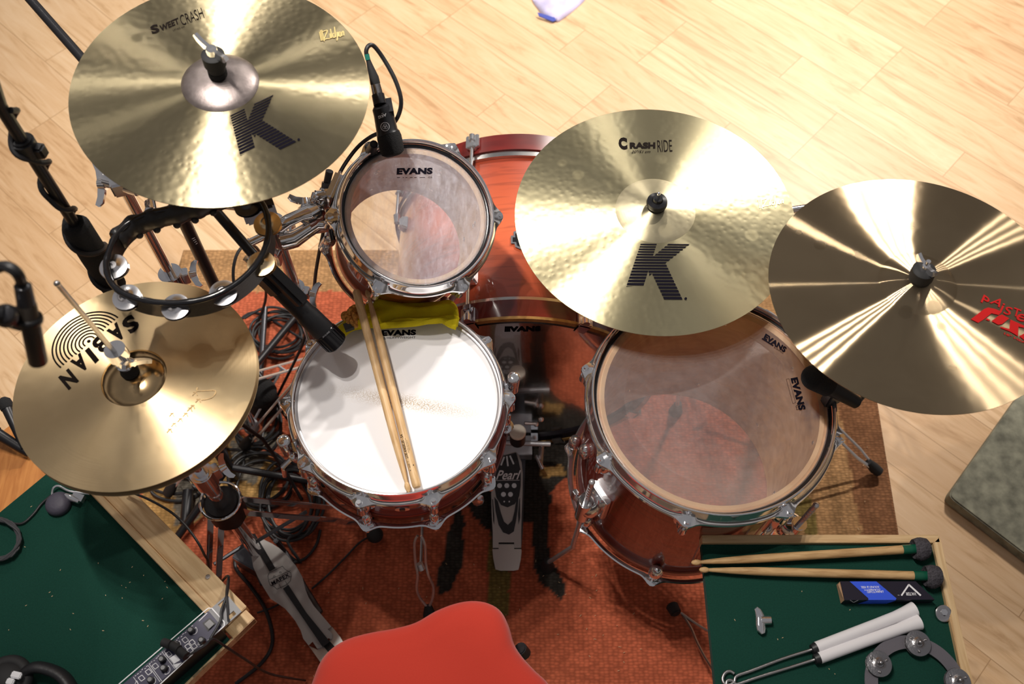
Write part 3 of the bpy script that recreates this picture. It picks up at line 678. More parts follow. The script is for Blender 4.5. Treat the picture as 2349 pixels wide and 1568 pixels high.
# ---- snare
tS, MSn, aS = drum('snare_drum', 'snare drum with white coated head and thin red-brown shell', (-.198, .78, .652), (.03, -.011), .176, .135, 10, math.radians(2.2), 'shell_snare', 'coated_head')
lug_kit(tS, .179, .175, aS, -.006, -.036, .040, .02)
for a in aS:
    R = Matrix.Rotation(a, 4, 'Z'); mb = MB(); mb.cyl((.1965, 0, -.075), (.1965, 0, -.137), .0024, n=8, M=R); mb.cyl((.1965, 0, -.1375), (.1965, 0, -.142), .0055, n=12, M=R); mb.ball((.187, 0, -.105), 1, (.011, .009, .018), 10, R); part('lower_lug', mb, 'chrome', tS, local=True)
for z in (-.030, -.108):
    mb = MB(); mb.torus((0, 0, z), .1755, .0022, n=96, k=6); part('shell_bead', mb, 'shell_snare', tS, local=True)
# vent badge
R = Matrix.Rotation(math.radians(-86), 4, 'Z'); mb = MB(); mb.add([( .176+dx, y, -.068+z) for dx in (0, .002) for y, z in [(.013*math.cos(i*PI/6), .008*math.sin(i*PI/6)) for i in range(12)]], [tuple(range(12)), tuple(range(12, 24))]+[(i, (i+1) % 12, 12+(i+1) % 12, 12+i) for i in range(12)], R)
bd = part('badge', mb, 'chrome', tS, local=True)
mb = MB(); mb.cyl((.1765, 0, -.068), (.1795, 0, -.068), .005, n=14, M=R); part('vent_hole', mb, 'black_gloss', bd, local=True)
# strainer (left) and butt end (right)
for ang, nm in ((-156, 'strainer'), (12, 'snare_butt')):
    R = Matrix.Rotation(math.radians(ang), 4, 'Z'); mb = MB()
    mb.box((.184, 0, -.07), (.018, .032, .075), R); mb.box((.196, 0, -.055), (.014, .022, .04), R); mb.box((.190, 0, -.115), (.01, .03, .02), R)
    st = part(nm, mb, 'chrome', tS, local=True, bevel=.002)
    mb = MB(); mb.cyl((.206, 0, -.045), (.206, 0, -.022), .0095, n=20, M=R); mb.cyl((.206, 0, -.022), (.206, 0, .004), .0105, .0115, n=20, M=R); mb.ball((.206, 0, .005), .0112, (1, 1, .4), 10, R); part('adjusting_knob', mb, 'chrome', st, local=True)
    if nm == 'strainer':
        mb = MB(); mb.tube([(.2, .018, -.03), (.222, .022, -.045), (.226, .024, -.08)], [.004, .005, .004], 8, M=R); mb.ball((.2, .02, -.028), .008, n=8, M=R); part('throw_off_lever', mb, 'chrome', st, local=True)
nS = MSn.to_3x3() @ Vector((0, 0, 1)); hs = hit_plane((-.198, .78, .652), nS, .0004)
s = 7.34; g = lambda x, y: (760+x/s, 640+y/s)
mb = MB(); letters(mb, 'EVANS', g(845, 955), g(1425, 943), g(850, 858), hs, off=.06, space=1.05); letters(mb, 'HEAVYWEIGHT', g(935, 1004), g(1420, 995), g(935, 968), hs, off=.004)
for a, b in (((850, 985), (905, 982)), ((850, 1008), (912, 1007))): mb.add([hs(*g(a[0], a[1])), hs(*g(b[0], b[1])), hs(*g(b[0], b[1]+5)), hs(*g(a[0], a[1]+5))], [(0, 1, 2, 3)])
for a, b in (((850, 985), (855, 1010)), ((900, 984), (912, 1010))): mb.add([hs(a[0]/s+760, a[1]/s+640), hs(a[0]/s+760.8, a[1]/s+640), hs(b[0]/s+760.8, b[1]/s+640), hs(b[0]/s+760, b[1]/s+640)], [(0, 1, 2, 3)])
decal('printed_name', mb, 'ink', tS)

# ---- rack tom
tT, MT, aT = drum('tom_drum', 'small rack tom with clear scuffed head and chrome hoop, behind the snare', (-.162, 1.035, .839), (.27, -.327), .125, .19, 6, math.radians(5), 'shell_rack', 'head_rack')
lug_kit(tT, .128, .124, aT, -.006, -.040, .040, .018)
for a in aT:
    R = Matrix.Rotation(a, 4, 'Z'); mb = MB(); mb.cyl((.1455, 0, -.12), (.1455, 0, -.192), .0024, n=8, M=R); mb.ball((.136, 0, -.15), 1, (.011, .009, .02), 10, R); part('lower_lug', mb, 'chrome', tT, local=True)
mb = MB(); mb.lathe([(.112, -.003), (.118, -.0012), (.1235, -.004)], 96); part('bearing_edge', mb, 'bearing_edge', tT, local=True)
# suspension band and bracket at the left
mb = MB()
for z, rr in ((-.028, .136), (-.060, .140)):
    mb.tube([(rr*math.cos(a), rr*math.sin(a), z) for a in [math.radians(118+3.4*i) for i in range(24)]], .005, 8, flat=2.2)
part('suspension_band', mb, 'black_gloss', tT, local=True)
R = Matrix.Rotation(math.radians(160), 4, 'Z'); mb = MB(); mb.box((.148, 0, -.05), (.014, .055, .06), R); part('mount_bracket', mb, 'chrome', tT, local=True, bevel=.005)
nT = MT.to_3x3() @ Vector((0, 0, 1)); ht = hit_plane((-.162, 1.035, .839), nT, .0004); s = 3.136; g = lambda x, y: (500+x/s, 250+y/s)
mb = MB(); letters(mb, 'EVANS', g(1285, 471), g(1543, 468), g(1288, 424), ht, off=.06, space=1.05)
for a, b in ((1288, 1310), (1330, 1338), (1350, 1362), (1380, 1400), (1412, 1430), (1450, 1490)): mb.add([ht(*g(a, 490)), ht(*g(b, 490)), ht(*g(b, 493)), ht(*g(a, 493))], [(0, 1, 2, 3)])
letters(mb, 'G2', g(1512, 496), g(1542, 496), g(1512, 484), ht); decal('printed_name', mb, 'ink', tT)
# vent grommet and lug screws seen on the inside of the shell
for ang, z, rr, mt in ((178, -.05, .013, 'brass'),):
    R = Matrix.Rotation(math.radians(ang), 4, 'Z'); mb = MB(); mb.torus((0, 0, 0), rr, .003, R @ Matrix.Translation((.1105, 0, z)) @ Matrix.Rotation(PI/2, 4, 'Y'), n=24, k=8); mb.cyl((.1125, 0, z), (.1095, 0, z), rr*.9, n=20, M=R); part('vent_grommet', mb, mt, tT, local=True)
for a in aT:
    for z in (-.045, -.06, -.14):
        R = Matrix.Rotation(a, 4, 'Z'); mb = MB(); mb.ball((.1115, 0, z), .0042, (.6, 1, 1), 8, R); part('lug_screw', mb, 'chrome', tT, local=True)

# ---- floor tom
tF, MF, aF = drum('tom_drum', 'large red floor tom on the right with clear head and chrome legs', (.343, .764, .673), (.036, -.023), .202, .37, 8, math.radians(29), 'shell_floor', 'head_floor', 'head_cloudy')
lug_kit(tF, .205, .201, aF, -.006, -.034, .040, .02)
mb = MB(); mb.lathe([(.185, -.004), (.192, -.0016), (.199, -.005)], 96); part('bearing_edge', mb, 'bearing_edge', tF, local=True)
for a in aF:
    R = Matrix.Rotation(a, 4, 'Z'); mb = MB(); mb.cyl((.2225, 0, -.31), (.2225, 0, -.375), .0026, n=8, M=R); mb.ball((.213, 0, -.325), 1, (.013, .014, .024), 12, R); part('lower_lug', mb, 'chrome', tF, local=True)
    for z in (-.05, -.3):
        mb = MB(); mb.ball((.189, 0, z), .0042, (.6, 1, 1), 8, R); part('lug_screw', mb, 'chrome', tF, local=True)
def fleg(ang, top, foot, kink=.11):
    """bracket + bent leg rod; ang = position round the shell"""
    R = Matrix.Rotation(math.radians(ang), 4, 'Z'); er = .238
    mb = MB(); mb.box((.206, 0, -.205), (.012, .05, .085), R); mb.ball((.226, 0, -.20), 1, (.024, .024, .032), 12, R); mb.cyl((er, 0, -.245), (er, 0, -.165), .014, n=20, M=R)
    mb.cyl((er-.005, 0, -.21), (er-.005, -.03, -.222), .007, n=12, M=R); mb.box((er-.005, -.036, -.225), (.010, .012, .034), R)
    br = part('leg_bracket', mb, 'chrome', tF, local=True, bevel=.002)
    b = MF @ (R @ Vector((er, 0, -.2))); dirv = (MF.to_3x3() @ Vector((0, 0, 1))); out = (MF.to_3x3() @ (R @ Vector((1, 0, 0)))); out.z = 0
    foot = Vector(foot); kn = b-dirv*(b.z-kink-.13)
    tp = b+dirv*top
    mb = MB(); mb.tube([tp, b, kn+Vector((0, 0, .02)), kn, foot+Vector((0, 0, .03))], [.0048]*5, 12); mb.ball(tp, .0058, n=10)
    for k in range(5): mb.torus((0, 0, 0), .0048, .0007, Matrix.Translation(tp-dirv*(.02+.011*k)), n=14, k=5)
    lg = part('leg', mb, 'chrome_dull', tF)
    mb = MB(); mb.tube([foot+Vector((0, 0, .045)), foot+Vector((0, 0, .02)), foot], [.008, .013, .017], 16); part('rubber_foot', mb, 'black_rubber', lg)
fleg(-149, .13, (.079, .682, RZ)); fleg(-42, .13, (.60, .56, RZ)); fleg(80, .10, (.40, 1.07, RZ))
R = Matrix.Rotation(math.radians(-172), 4, 'Z'); mb = MB(); mb.ball((.206, 0, -.16), 1, (.012, .014, .022), 10, R); part('badge_mount', mb, 'chrome', tF, local=True)
nF = MF.to_3x3() @ Vector((0, 0, 1)); hf = hit_plane((.343, .764, .673), nF, .0018); s = 2.376; g = lambda x, y: (1250+x/s, 700+y/s)
mb = MB(); letters(mb, 'EVANS', g(1338, 398), g(1384, 574), g(1377, 390), hf, off=.06, space=1.05); letters(mb, 'G2', g(1365, 546), g(1372, 572), g(1380, 543), hf, off=.005)
def outline(mb, q, wd, hit):
    for i in range(len(q) if len(q) > 2 else 1):
        a, b = q[i], q[(i+1) % len(q)]; dx, dy = b[0]-a[0], b[1]-a[1]; l = math.hypot(dx, dy) or 1; nx_, ny_ = -dy/l*wd/2, dx/l*wd/2
        mb.add([hit(a[0]+nx_, a[1]+ny_), hit(b[0]+nx_, b[1]+ny_), hit(b[0]-nx_, b[1]-ny_), hit(a[0]-nx_, a[1]-ny_)], [(0, 1, 2, 3)])
outline(mb, [g(1315, 402), g(1331, 399), g(1366, 530), g(1351, 535)], .8, hf); decal('printed_name', mb, 'ink', tF)
# loose damper ring lying on the head
md = rotmat((.036, -.023), Vector((.343, .764, .673))+nF*.0012)
mb = MB(); mb.lathe([(.150, 0), (.175, .0001), (.1985, 0)], 128)
dr = thing('damper_ring', 'clear plastic damper ring lying on the floor tom head', 'damper ring', M=md)
part('ring', mb, 'head_resonant', dr, local=True)
mb = MB(); letters(mb, 'EVANS', g(1190, 180), g(1306, 259), g(1204, 152), hf, off=.06, space=1.05); letters(mb, 'E-RING', g(1248, 232), g(1297, 264), g(1252, 224), hf)
a, b = g(1183, 180), g(1245, 220); outline(mb, [a, b], 3.0, hf); decal('printed_name', mb, 'ink', dr)

# ---- bass drum (axis along the floor, batter side towards the throne)
BX, BY, BZ, BR = .015, .985, .292, .277
tB = thing('bass_drum', 'large red-orange bass drum lying on its side in the middle', 'drum', (BX, BY, 0))
RY = Matrix.Translation((0, 0, BZ)) @ Matrix.Rotation(-PI/2, 4, 'X')
def bl(prof, nm, mt, loop=True, **k):
    mb = MB(); mb.lathe(prof, 160, RY, loop=loop); return part(nm, mb, mt, tB, local=True, **k)
bl([(BR, .045), (BR, .415), (BR-.007, .415), (BR-.007, .045)], 'shell', 'shell_bass')
bl([(BR-.0075, .03), (BR-.0075, .43)], 'shell_lining', 'maple_inside', loop=False)
bl([(BR+.003, .006), (BR+.013, .006), (BR+.013, .044), (BR+.003, .044)], 'rear_hoop', 'hoop_wood')
bl([(BR+.003, .000), (BR+.0135, .000), (BR+.0135, .006), (BR+.003, .006)], 'rear_inlay', 'gold_band')
bl([(BR-.013, .006), (BR+.003, .002), (BR+.003, .012), (BR-.012, .014)], 'rear_flesh_ring', 'black_hoop')
bl([(BR+.001, .045), (BR+.009, .045), (BR+.009, .053), (BR+.001, .053)], 'rear_band', 'silver_band')
bl([(BR+.003, .420), (BR+.013, .420), (BR+.013, .462), (BR+.003, .462)], 'front_hoop', 'hoop_wood')
bl([(BR+.001, .406), (BR+.009, .406), (BR+.009, .419), (BR+.001, .419)], 'front_band', 'silver_band')
bl([(0, .012), (BR*.5, .012), (BR-.008, .012)], 'batter_head', 'head_bass', loop=False)
bl([(0, .448), (BR-.002, .448)], 'front_head', 'black_gloss', loop=False)
for k in range(8):
    a = math.radians(90+19.5-44.7*k) if k < 2 else math.radians(90+19.5-45*k); ca, sa = math.cos(a), math.sin(a)
    for y0, sg, yl in ((.0, 1, .095), (.462, -1, .365)):
        M = Matrix.Translation((0, 0, BZ)) @ Matrix.Rotation(-(a-PI/2), 4, 'Y')       # local z = outward
        rr = BR
        mb = MB(); mb.box((0, y0+sg*.013, rr+.018), (.030, .034, .010), M); mb.box((0, y0-sg*.002, rr+.006), (.026, .004, .030), M); mb.box((0, y0+sg*.028, rr+.021), (.017, .014, .018), M)
        cl_ = part('claw', mb, 'chrome', tB, local=True, bevel=.003)
        mb = MB(); mb.cyl((0, y0+sg*.012, rr+.024), (0, yl, rr+.024), .0035, n=10, M=M); mb.cyl((0, y0-sg*.001, rr+.024), (0, y0+sg*.013, rr+.024), .0068, n=14, M=M); part('tension_rod', mb, 'chrome', tB, local=True)
        mb = MB(); mb.box((0, yl+sg*.016, rr+.008), (.024, .036, .018), M, taper=.7); mb.cyl((0, yl-sg*.004, rr+.024), (0, yl+sg*.022, rr+.022), .0085, .006, n=14, M=M); part('lug', mb, 'chrome', tB, local=True, bevel=.003)
# shell badge, half under the cymbal
def Bsh(px, py, rr=BR+.0015):
    q = P(px, py, BZ+rr)
    for k in range(8):
        dx = q.x-BX; q = P(px, py, BZ+math.sqrt(max(.0001, rr*rr-dx*dx)))
    return q
bo = [(1172, 540), (1178, 540), (1178, 531), (1184, 529), (1206, 529), (1212, 531), (1212, 540), (1218, 540), (1218, 558), (1212, 558), (1210, 566), (1196, 572), (1182, 566), (1180, 558), (1172, 558)]
mb = MB(); mb.prism([Bsh(*p) for p in bo], [Bsh(*p, BR+.004) for p in bo]); bdg = part('badge', mb, 'chrome', tB)
bi = [(1176, 544), (1182, 544), (1182, 535), (1208, 535), (1208, 544), (1214, 544), (1214, 554), (1207, 554), (1205, 562), (1196, 566), (1186, 562), (1184, 554), (1176, 554)]
mb = MB(); mb.prism([Bsh(*p, BR+.0035) for p in bi], [Bsh(*p, BR+.0046) for p in bi]); part('badge_face', mb, 'black_gloss', bdg)
hb = lambda px, py: Pn(px, py, (0, BY+.011, 0), Vector((0, -1, 0))); mb = MB(); letters(mb, 'EVANS', (1157, 761), (1240, 760), (1158, 750), hb, off=.06, space=1.05); decal('printed_name', mb, 'ink', tB)
for sg in (-1, 1):
    mb = MB(); a = Vector((sg*.262, .36, .20)); b = Vector((sg*.40, .44, .012)); mb.tube([a, b], .008, 12); mb.ball(a, .022, n=12); sp = part('spur', mb, 'chrome', tB, local=True)
    mb = MB(); mb.tube([b+Vector((0, 0, .02)), b-Vector((0, 0, .012))], [.012, .014], 12); part('rubber_tip', mb, 'black_rubber', sp, local=True)
# dim kick microphone / cushion silhouettes are left to the dark inside of the shell
# ================================================================== STANDS
def V(*a): return Vector(a)
def wing(mb, c, axis, spread, L=.022, r=.0065):
    """wing screw: hub along axis, two wings along spread"""
    c = Vector(c); ax = Vector(axis).normalized(); sp = Vector(spread); sp = (sp-ax*sp.dot(ax)).normalized(); th = ax.cross(sp)
    M = Matrix((sp, th, ax)).transposed().to_4x4(); M.translation = c
    mb.tube([c, c+ax*.012], [r*1.1, r*.85], 14)
    for s_ in (-1, 1):
        vs = []; pr = [(0, -.001, .0055), (.35, .000, .0052), (.7, .004, .0048), (1, .0075, .0045)]
        q = [V(s_*u*L, 0, .006+z) for u, z, h in pr]; hs_ = [.0058, .0052, .0058, .0050]
        bot = []; top = []
        pts = [V(s_*0, 0, .001), V(s_*L*.45, 0, .002), V(s_*L*.85, 0, .006), V(s_*L, 0, .012), V(s_*L*.9, 0, .0165), V(s_*L*.55, 0, .0125), V(0, 0, .011)]
        mb.prism([p*1.15+V(0, -.0030, 0) for p in pts], [p*1.15+V(0, .0030, 0) for p in pts], M)
def strap_leg(t, hub_hi, foot, az, hub_lo=None, w=.016, bulge=.018, mat='chrome_dull', strut=True, group=None):
    """double-braced tripod leg: two parallel steel straps with a rubber foot and a lower strut"""
    foot = Vector(foot); hub = Vector(hub_hi); d = (foot-hub); side = V(-d.y, d.x, 0).normalized()
    mb = MB()
    for s_ in (-1, 1):
        pts = [hub+side*s_*.006, hub+d*.18+side*s_*w*.75, hub+d*.5+side*s_*w*.8, hub+d*.78+side*s_*w*.8, hub+d*.95+side*s_*.004]
        mb.tube(pts, .0042, 6, flat=.5)
    mb.cyl(hub+d*.5-side*w*.8, hub+d*.5+side*w*.8, .003, n=8)
    lg = part('leg', mb, mat, t)
    if strut:
        mb = MB(); lo = Vector(hub_lo) if hub_lo is not None else hub-V(0, 0, hub.z*.6); mb.tube([lo, hub+d*.5], .0034, 8, flat=.6); part('strut', mb, mat, lg)
    mb = MB(); dn = d.normalized(); mb.tube([foot-dn*.045, foot-dn*.02, foot+V(0, 0, .003)], [.009, .013, .012], 12); part('rubber_foot', mb, 'black_rubber', lg)
    return lg
def collar(t, c, r, wdir=None, h=.03, mat='chrome', name='height_clamp'):
    mb = MB(); c = Vector(c); mb.cyl(c-V(0, 0, h/2), c+V(0, 0, h/2), r, n=24); 
    if wdir is not None:
        wd = Vector(wdir).normalized(); mb.box(c+wd*r, (.018, .018, h*.7), rz=math.atan2(wd.y, wd.x)); o = part(name, mb, mat, t, bevel=.0015)
        mb = MB(); wing(mb, c+wd*(r+.010), wd, V(0, 0, 1).cross(wd)+V(0, 0, .5)); part('wing_screw', mb, 'chrome', o); return o
    return part(name, mb, mat, t, bevel=.0015)
def tripod(t, x, y, hz, feet, mat='chrome_dull'):
    mb = MB(); mb.cyl((x, y, hz-.02), (x, y, hz+.02), .021, n=20); mb.cyl((x, y, .05), (x, y, .075), .018, n=16); part('leg_hub', mb, mat, t, bevel=.002)
    for f in feet: strap_leg(t, (x, y, hz), (f[0], f[1], RZ+.012), 0, hub_lo=(x, y, .062), mat=mat)
def toplate(t, M, nutmat='black_plastic', zf=.020, wing_dir=(.3, 1, 0), style=0):
    """felt, sleeve and nut above and below a cymbal; M = cymbal frame"""
    up = (M.to_3x3() @ V(0, 0, 1)); c = M.translation+up*zf
    mb = MB(); mb.cyl(c+up*.001, c+up*.010, .0135, n=24); part('top_felt', mb, 'black_foam' if style != 1 else 'black_rubber', t)
    mb = MB(); mb.cyl(c-up*.022, c-up*.008, .0165, n=24); part('bottom_felt', mb, 'black_foam', t)
    return c, up

# ---- main crash stand (carries the rack tom too)
sx_, sy_ = -.42, 1.057
st = thing('cymbal_stand', 'chrome cymbal stand between hi-hat and rack tom, holding the upper-left crash', 'stand', (sx_, sy_, 0))
mb = MB(); mb.cyl((sx_, sy_, .06), (sx_, sy_, .57), .0135, n=24); part('lower_tube', mb, 'chrome', st)
mb = MB(); mb.cyl((sx_, sy_, .55), (sx_, sy_, 1.06), .0105, n=24); part('upper_tube', mb, 'chrome', st)
collar(st, (sx_, sy_, .57), .018, (1, -.25, 0)); collar(st, (sx_, sy_, 1.05), .016, (.3, 1, 0), name='tilter')
mb = MB(); upc = MS.to_3x3() @ V(0, 0, 1); cc = MS.translation; mb.cyl((sx_, sy_, 1.06), cc-upc*.01, .006, n=12); mb.cyl(cc-upc*.01, cc+upc*.075, .0038, n=12); part('top_rod', mb, 'chrome', st)
c, up = toplate(st, MS, zf=.0275)
mb = MB(); mb.tube([c+up*.008, c+up*.020, c+up*.022, c+up*.040, c+up*.042], [.0128, .0135, .016, .0165, .013], 24); part('felt_stack', mb, 'black_rubber', st)
mb = MB(); wing(mb, c+up*.040, up, V(-.75, .65, 0), L=.030, r=.009); part('wing_nut', mb, 'chrome', st)
tripod(st, sx_, sy_, .30, [(-.30, .87), (-.64, .97), (-.38, 1.33)])

# ---- rack tom arm clamped on the stand
ta = thing('tom_holder', 'chrome forked tom arm with wing screws left of the rack tom', 'tom holder', (sx_, sy_, .75))
q = lambda x, y, z: P(x, y, z)
mb = MB(); mb.cyl((sx_, sy_, .735), (sx_, sy_, .795), .020, n=24); mb.box((sx_+.018, sy_-.004, .765), (.03, .04, .05)); cp = part('pole_clamp', mb, 'chrome', ta, bevel=.003)
mb = MB(); wing(mb, q(640, 575, .76), V(-.3, -1, -.1), V(0, .2, 1)); part('wing_screw', mb, 'chrome', cp)
mb = MB(); mb.cyl(q(572, 557, .77), q(618, 535, .77), .0075, n=12); mb.cyl(q(571, 557, .77), q(574, 556, .77), .009, n=12); part('side_rod', mb, 'chrome', ta)
mb = MB(); mb.tube([q(640, 520, .80), q(662, 505, .81), q(690, 492, .815), q(712, 484, .815)], [.014, .013, .012, .016], 14, flat=.7)
mb.tube([q(645, 555, .775), q(675, 548, .775), q(705, 528, .78), q(730, 512, .785), q(752, 515, .785)], [.016, .015, .013, .013, .009], 14, flat=1.2)
mb.box(q(742, 520, .778), (.036, .012, .022), rz=.2); part('fork', mb, 'chrome', ta, bevel=.002)
mb = MB(); mb.ball(q(714, 490, .80), .024, (1.1, .9, .85)); mb.tube([q(700, 500, .80), q(730, 485, .80)], [.022, .020], 18); part('ball_joint', mb, 'chrome', ta)
mb = MB(); mb.cyl(q(720, 488, .80), q(772, 455, .80), .0062, n=12); part('hex_rod', mb, 'chrome', ta)
mb = MB(); wing(mb, q(702, 470, .81), V(-.2, .9, .3), V(1, .2, -.6), L=.027, r=.008); part('wing_screw', mb, 'chrome', ta)
mb = MB(); mb.tube([q(735, 470, .80), q(752, 447, .81), q(778, 428, .81)], [.016, .019, .017], 16); mb.tube([q(745, 452, .815), q(722, 452, .82), q(716, 466, .82)], [.010, .010, .006], 12, flat=1.6); mb.box(q(770, 450, .80), (.03, .04, .03), rz=.5); part('bracket_clamp', mb, 'chrome', ta, bevel=.003)
mb = MB(); mb.cyl(q(750, 418, .83), q(756, 392, .85), .0062, .0068, n=10); mb.cyl(q(748, 435, .82), q(750, 418, .83), .009, n=12); part('key_screw', mb, 'dark_steel', ta)

# ---- percussion stand further left (tambourine on it)
px_, py_ = -.617, 1.005
ps = thing('percussion_stand', 'slim chrome stand with wing screws, behind the tambourine at left', 'stand', (px_, py_, 0))
mb = MB(); mb.cyl((px_, py_, .06), (px_, py_, .69), .0135, n=24); part('lower_tube', mb, 'chrome', ps)
mb = MB(); mb.cyl((px_, py_, .67), (px_, py_, .955), .0095, n=24); part('upper_tube', mb, 'chrome', ps)
collar(ps, (px_, py_, .69), .021, (1, .25, 0), h=.04)
mb = MB(); a = V(px_, py_, .96); mb.box(a, (.034, .030, .030), rz=.3); mb.cyl(a-V(.03, -.01, 0), a+V(.03, -.01, 0), .013, n=20); tl = part('tilter', mb, 'chrome', ps, bevel=.003)
mb = MB(); wing(mb, a+V(-.028, .004, -.004), V(-1, .0, -.1), V(.6, -.65, -.37), L=.032, r=.010); part('wing_screw', mb, 'chrome', tl)
tb0 = P(592, 478, .985)
mb = MB(); mb.tube([a, P(430, 462, .975), tb0+V(.0, 0, 0)], [.0065, .0065, .0065], 12); part('boom', mb, 'chrome', ps)
mb = MB(); mb.cyl(P(345, 462, .93), P(352, 500, .93), .010, n=12); mb.box(P(348, 498, .93), (.016, .02, .03)); part('boom_stop', mb, 'chrome', ps, bevel=.002)
tripod(ps, px_, py_, .28, [(-.80, 1.16), (-.80, .85), (-.46, 1.22)])

# ---- tambourine
TZ = 1.015
rim = [(246, 588), (243, 610), (252, 643), (280, 670), (330, 688), (400, 694), (470, 684), (530, 657), (578, 617), (606, 572), (616, 527), (610, 485), (594, 458), (560, 440), (510, 440), (465, 455), (420, 470), (375, 480), (330, 492), (290, 513), (262, 545)]
tam = thing('tambourine', 'black D-shaped tambourine with metal jingles above the hi-hat', 'tambourine', P(430, 590, TZ-.02))
rp = smooth([P(x, y, TZ) for x, y in rim], 6, closed=True); ctr_ = sum(rp, V(0, 0, 0))/len(rp)
n = len(rp)
def inw(i, d):
    t_ = (rp[(i+1) % n]-rp[i-1]).normalized(); nn = V(-t_.y, t_.x, 0); 
    if nn.dot(ctr_-rp[i]) < 0: nn = -nn
    return nn*d
mb = MB(); vs = []
for i in range(n):
    for dd, z in ((-.003, -.002), (-.003, -.036), (.003, -.036), (.003, -.002)): vs.append(rp[i]+inw(i, dd)+V(0, 0, z))
mb.add(vs, [(4*i+j, 4*i+(j+1) % 4, 4*((i+1) % n)+(j+1) % 4, 4*((i+1) % n)+j) for i in range(n) for j in range(4)]); part('frame_wall', mb, 'black_plastic', tam)
mb = MB(); mb.tube([p+V(0, 0, -.001) for p in rp], [.0046+.0005*(i % 8 < 2) for i in range(n)], 10, closed=True); part('top_rim', mb, 'black_gloss', tam)
hp = smooth([P(x, y, TZ-.016) for x, y in ((268, 552), (300, 522), (345, 505), (400, 492), (450, 478), (500, 458), (545, 455))], 6)
mb = MB(); mb.tube(hp, [.0125+.0015*math.sin(i*1.1) for i in range(len(hp))], 12, flat=1.5)
for k, i in enumerate((8, 13, 18, 23, 28)):
    mb.ball(hp[min(i, len(hp)-1)]+V(.002, -.010, -.012), .006, n=8)
part('grip', mb, 'black_plastic', tam)
for (x, y, mt) in ((262, 614, 'jingle_bright'), (292, 684, 'jingle_bright'), (404, 706, 'jingle_bright'), (513, 674, 'jingle_bright'), (600, 607, 'brass'), (614, 515, 'brass'), (568, 472, 'dark_steel')):
    c = P(x, y, TZ-.016); mb = MB()
    for z0, s_ in ((.003, 1), (-.005, -1)):
        mb.lathe([(.0, .0062*s_), (.006, .006*s_), (.009, .0035*s_), (.012, .0018*s_), (.0200, .0008*s_), (.0205, 0), (.0, 0)], 32, Matrix.Translation(c+V(0, 0, z0)) @ Matrix.Rotation(.12*s_, 4, 'X'))
    mb.cyl(c-V(0, 0, .018), c+V(0, 0, .014), .0013, n=6); part('jingle', mb, mt, tam)
mb = MB(); mb.box(tb0+V(0, 0, -.002), (.05, .03, .032), rz=.4); mb.cyl(tb0+V(-.01, 0, .005), tb0+V(-.01, 0, .022), .006, n=12); part('mount_clamp', mb, 'dark_steel', tam, bevel=.004)

# ---- stand of the two right-hand cymbals
rx_, ry_ = .60, 1.02
rs_ = thing('boom_stand', 'chrome boom stand with rubber foot right of the floor tom, holding two cymbals', 'stand', (rx_, ry_, 0))
mb = MB(); mb.cyl((rx_, ry_, .06), (rx_, ry_, .70), .0135, n=24); part('pole', mb, 'chrome', rs_)
collar(rs_, (rx_, ry_, .55), .019, (1, .3, 0))
mb = MB(); cpn = MP_.translation; upn = MP_.to_3x3() @ V(0, 0, 1); ccr = MR.translation; upr = MR.to_3x3() @ V(0, 0, 1)
mb.cyl((rx_, ry_, .69), (rx_, ry_, .73), .02, n=20); part('multi_clamp', mb, 'chrome', rs_, bevel=.003)
mb = MB(); mb.tube([V(rx_, ry_, .71), V(.64, .93, .78), cpn-upn*.02], .0085, 14); part('heavy_cymbal_boom', mb, 'chrome', rs_)
ra = P(1900, 470, .66)
mb = MB(); mb.tube([P(1905, 468, .66), P(1800, 484, .665), P(1700, 500, .668), ccr-upr*.05, ccr-upr*.02], [.0075, .0075, .0075, .0075, .006], 14); mb.tube([P(1860, 476, .66), V(rx_, ry_, .70)], .0075, 12); part('ride_cymbal_boom', mb, 'chrome', rs_)
tripod(rs_, rx_, ry_, .26, [(.862, .905), (.40, 1.25), (.72, 1.32)])
# ride top: sleeve with round black nut
mb = MB(); mb.cyl(ccr-upr*.02, ccr+upr*.062, .0034, n=12); mb.ball(ccr+upr*.062, .0034, n=8); part('ride_top_rod', mb, 'chrome', rs_)
c = ccr+upr*.0225; mb = MB(); mb.cyl(c, c+upr*.010, .0165, n=28); part('ride_felt', mb, 'black_foam', rs_)
mb = MB(); mb.tube([c+upr*.010, c+upr*.013, c+upr*.019, c+upr*.021, c+upr*.027], [.0185, .019, .018, .010, .0085], 28); part('ride_nut', mb, 'black_gloss', rs_)
mb = MB(); mb.cyl(ccr-upr*.012, ccr+upr*.002, .016, n=24); part('ride_bottom_felt', mb, 'black_foam', rs_)
# heavy crash top: black nut with chrome wing
c = cpn+upn*.019; mb = MB(); mb.cyl(cpn-upn*.02, c+upn*.05, .0036, n=10); part('heavy_cymbal_rod', mb, 'chrome', rs_)
mb = MB(); mb.tube([c, c+upn*.009, c+upn*.011, c+upn*.028, c+upn*.031], [.0165, .0165, .0185, .018, .014], 24); part('heavy_cymbal_nut', mb, 'black_rubber', rs_)
mb = MB(); wing(mb, c+upn*.027, upn, V(-.45, 1, 0), L=.020, r=.007); part('wing_nut', mb, 'chrome', rs_)

